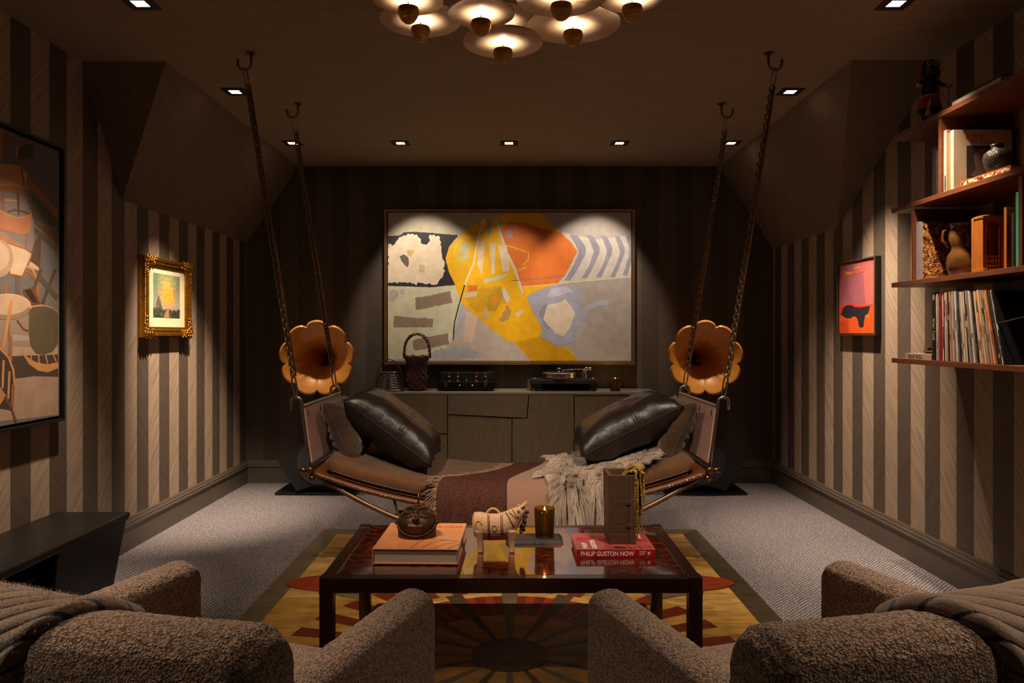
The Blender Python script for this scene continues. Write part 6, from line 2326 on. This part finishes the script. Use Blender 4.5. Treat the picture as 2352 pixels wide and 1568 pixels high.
for i in range(NA + 1):
    for j in range(NB + 1):
        p = lm(i / NA, j / NB)
        b.v.append((XL + .0004, p.y, p.z)); b.c.append(land(i / NA, j / NB))
for i in range(NA):
    for j in range(NB):
        b.f.append([i * (NB + 1) + j, (i + 1) * (NB + 1) + j, (i + 1) * (NB + 1) + j + 1, i * (NB + 1) + j + 1]); b.m.append(0)
b.build('painted_landscape', mk_attr('landscape_paint', .5), gp, world=True)

# --- pink abstract (right wall)
XP = 2.264
pp_ = thing('pink_abstract', 'small pink and orange abstract with a black shape on the right wall', 'painting', (2.297, 4.785, 1.29))
py0, py1, pz0, pz1 = 4.578, 5.098, 1.289, 1.782
fixn(side_frame(MB(), 2.2575, 2.297, py0, py1, pz0, pz1, .008).build('frame', mk('dark_frame', (30, 26, 24), .45, var=0), pp_, world=True))
fixn(side_frame(MB(), 2.2545, 2.2575, py0, py1, pz0, pz1, .008).build('silver_lip', M_frame, pp_, world=True))
MB().box(XP, 2.29, py0 + .012, py1 - .012, pz0 + .012, pz1 - .012).build('canvas', paint((196, 96, 92)), pp_, world=True)
def pm(X, Y):     # crop coordinates (6.82x) inside the picture: bilinear to the canvas
    tl, tr_, bl_, br_ = (165, 275), (708, 155), (183, 1328), (724, 1312)
    a = (X - 170) / 545.0
    top = tl[1] + (tr_[1] - tl[1]) * a
    bot = bl_[1] + (br_[1] - bl_[1]) * a
    c = (Y - top) / (bot - top)
    a, c = min(1, max(0, a)), min(1, max(0, c))
    # perspective-correct along the wall
    u = 1900 + (170 + 545 * a) / 6.82
    d = F * XP / (u - CX)
    d = min(max(d, py0 + .013), py1 - .013)
    return Vector((XP, d, pz1 - .013 - (pz1 - pz0 - .026) * c))
Ls = [((184, 92, 96), [(170, 275), (715, 155), (715, 880), (170, 900)], 0),
      ((160, 92, 104), [(300, 420), (600, 400), (620, 860), (200, 880), (190, 700)], 0),
      ((204, 104, 98), [(560, 260), (715, 240), (715, 870), (600, 850)], 0),
      ((150, 96, 100), [(290, 265), (430, 240), (420, 330), (280, 350)], 0),
      ((214, 60, 34), [(170, 960), (240, 890), (400, 850), (450, 890), (640, 880), (715, 860), (715, 930), (400, 960), (170, 1030)], 0),
      ((222, 88, 26), [(170, 1020), (715, 890), (715, 1312), (183, 1330)], 0),
      ((206, 66, 26), [(183, 1150), (330, 1100), (340, 1330), (183, 1330)], 0),
      ((40, 34, 42), [(205, 1030), (230, 1000), (250, 930), (300, 890), (390, 885), (430, 915), (520, 915), (670, 890), (660, 950), (640, 1010), (595, 1040), (578, 1130), (570, 1215), (545, 1230), (510, 1228), (495, 1200), (480, 1110), (450, 1062), (400, 1062), (370, 1090), (290, 1090), (250, 1060)], 0),
      ((196, 112, 34), [(600, 1050), (640, 1022), (676, 1040), (672, 1080), (620, 1088)], 0),
      ((220, 150, 30), [(250, 360), (330, 375), (395, 370), (380, 400), (300, 410)], 0), ((220, 150, 30), [(420, 300), (510, 278), (510, 300), (430, 318)], 0),
      ((176, 60, 40), SP([(380, 430), (440, 400), (530, 385), (590, 345), (575, 300)], 12), 0)]
paint_side('painted_shapes', pp_, Ls, pm, -1)
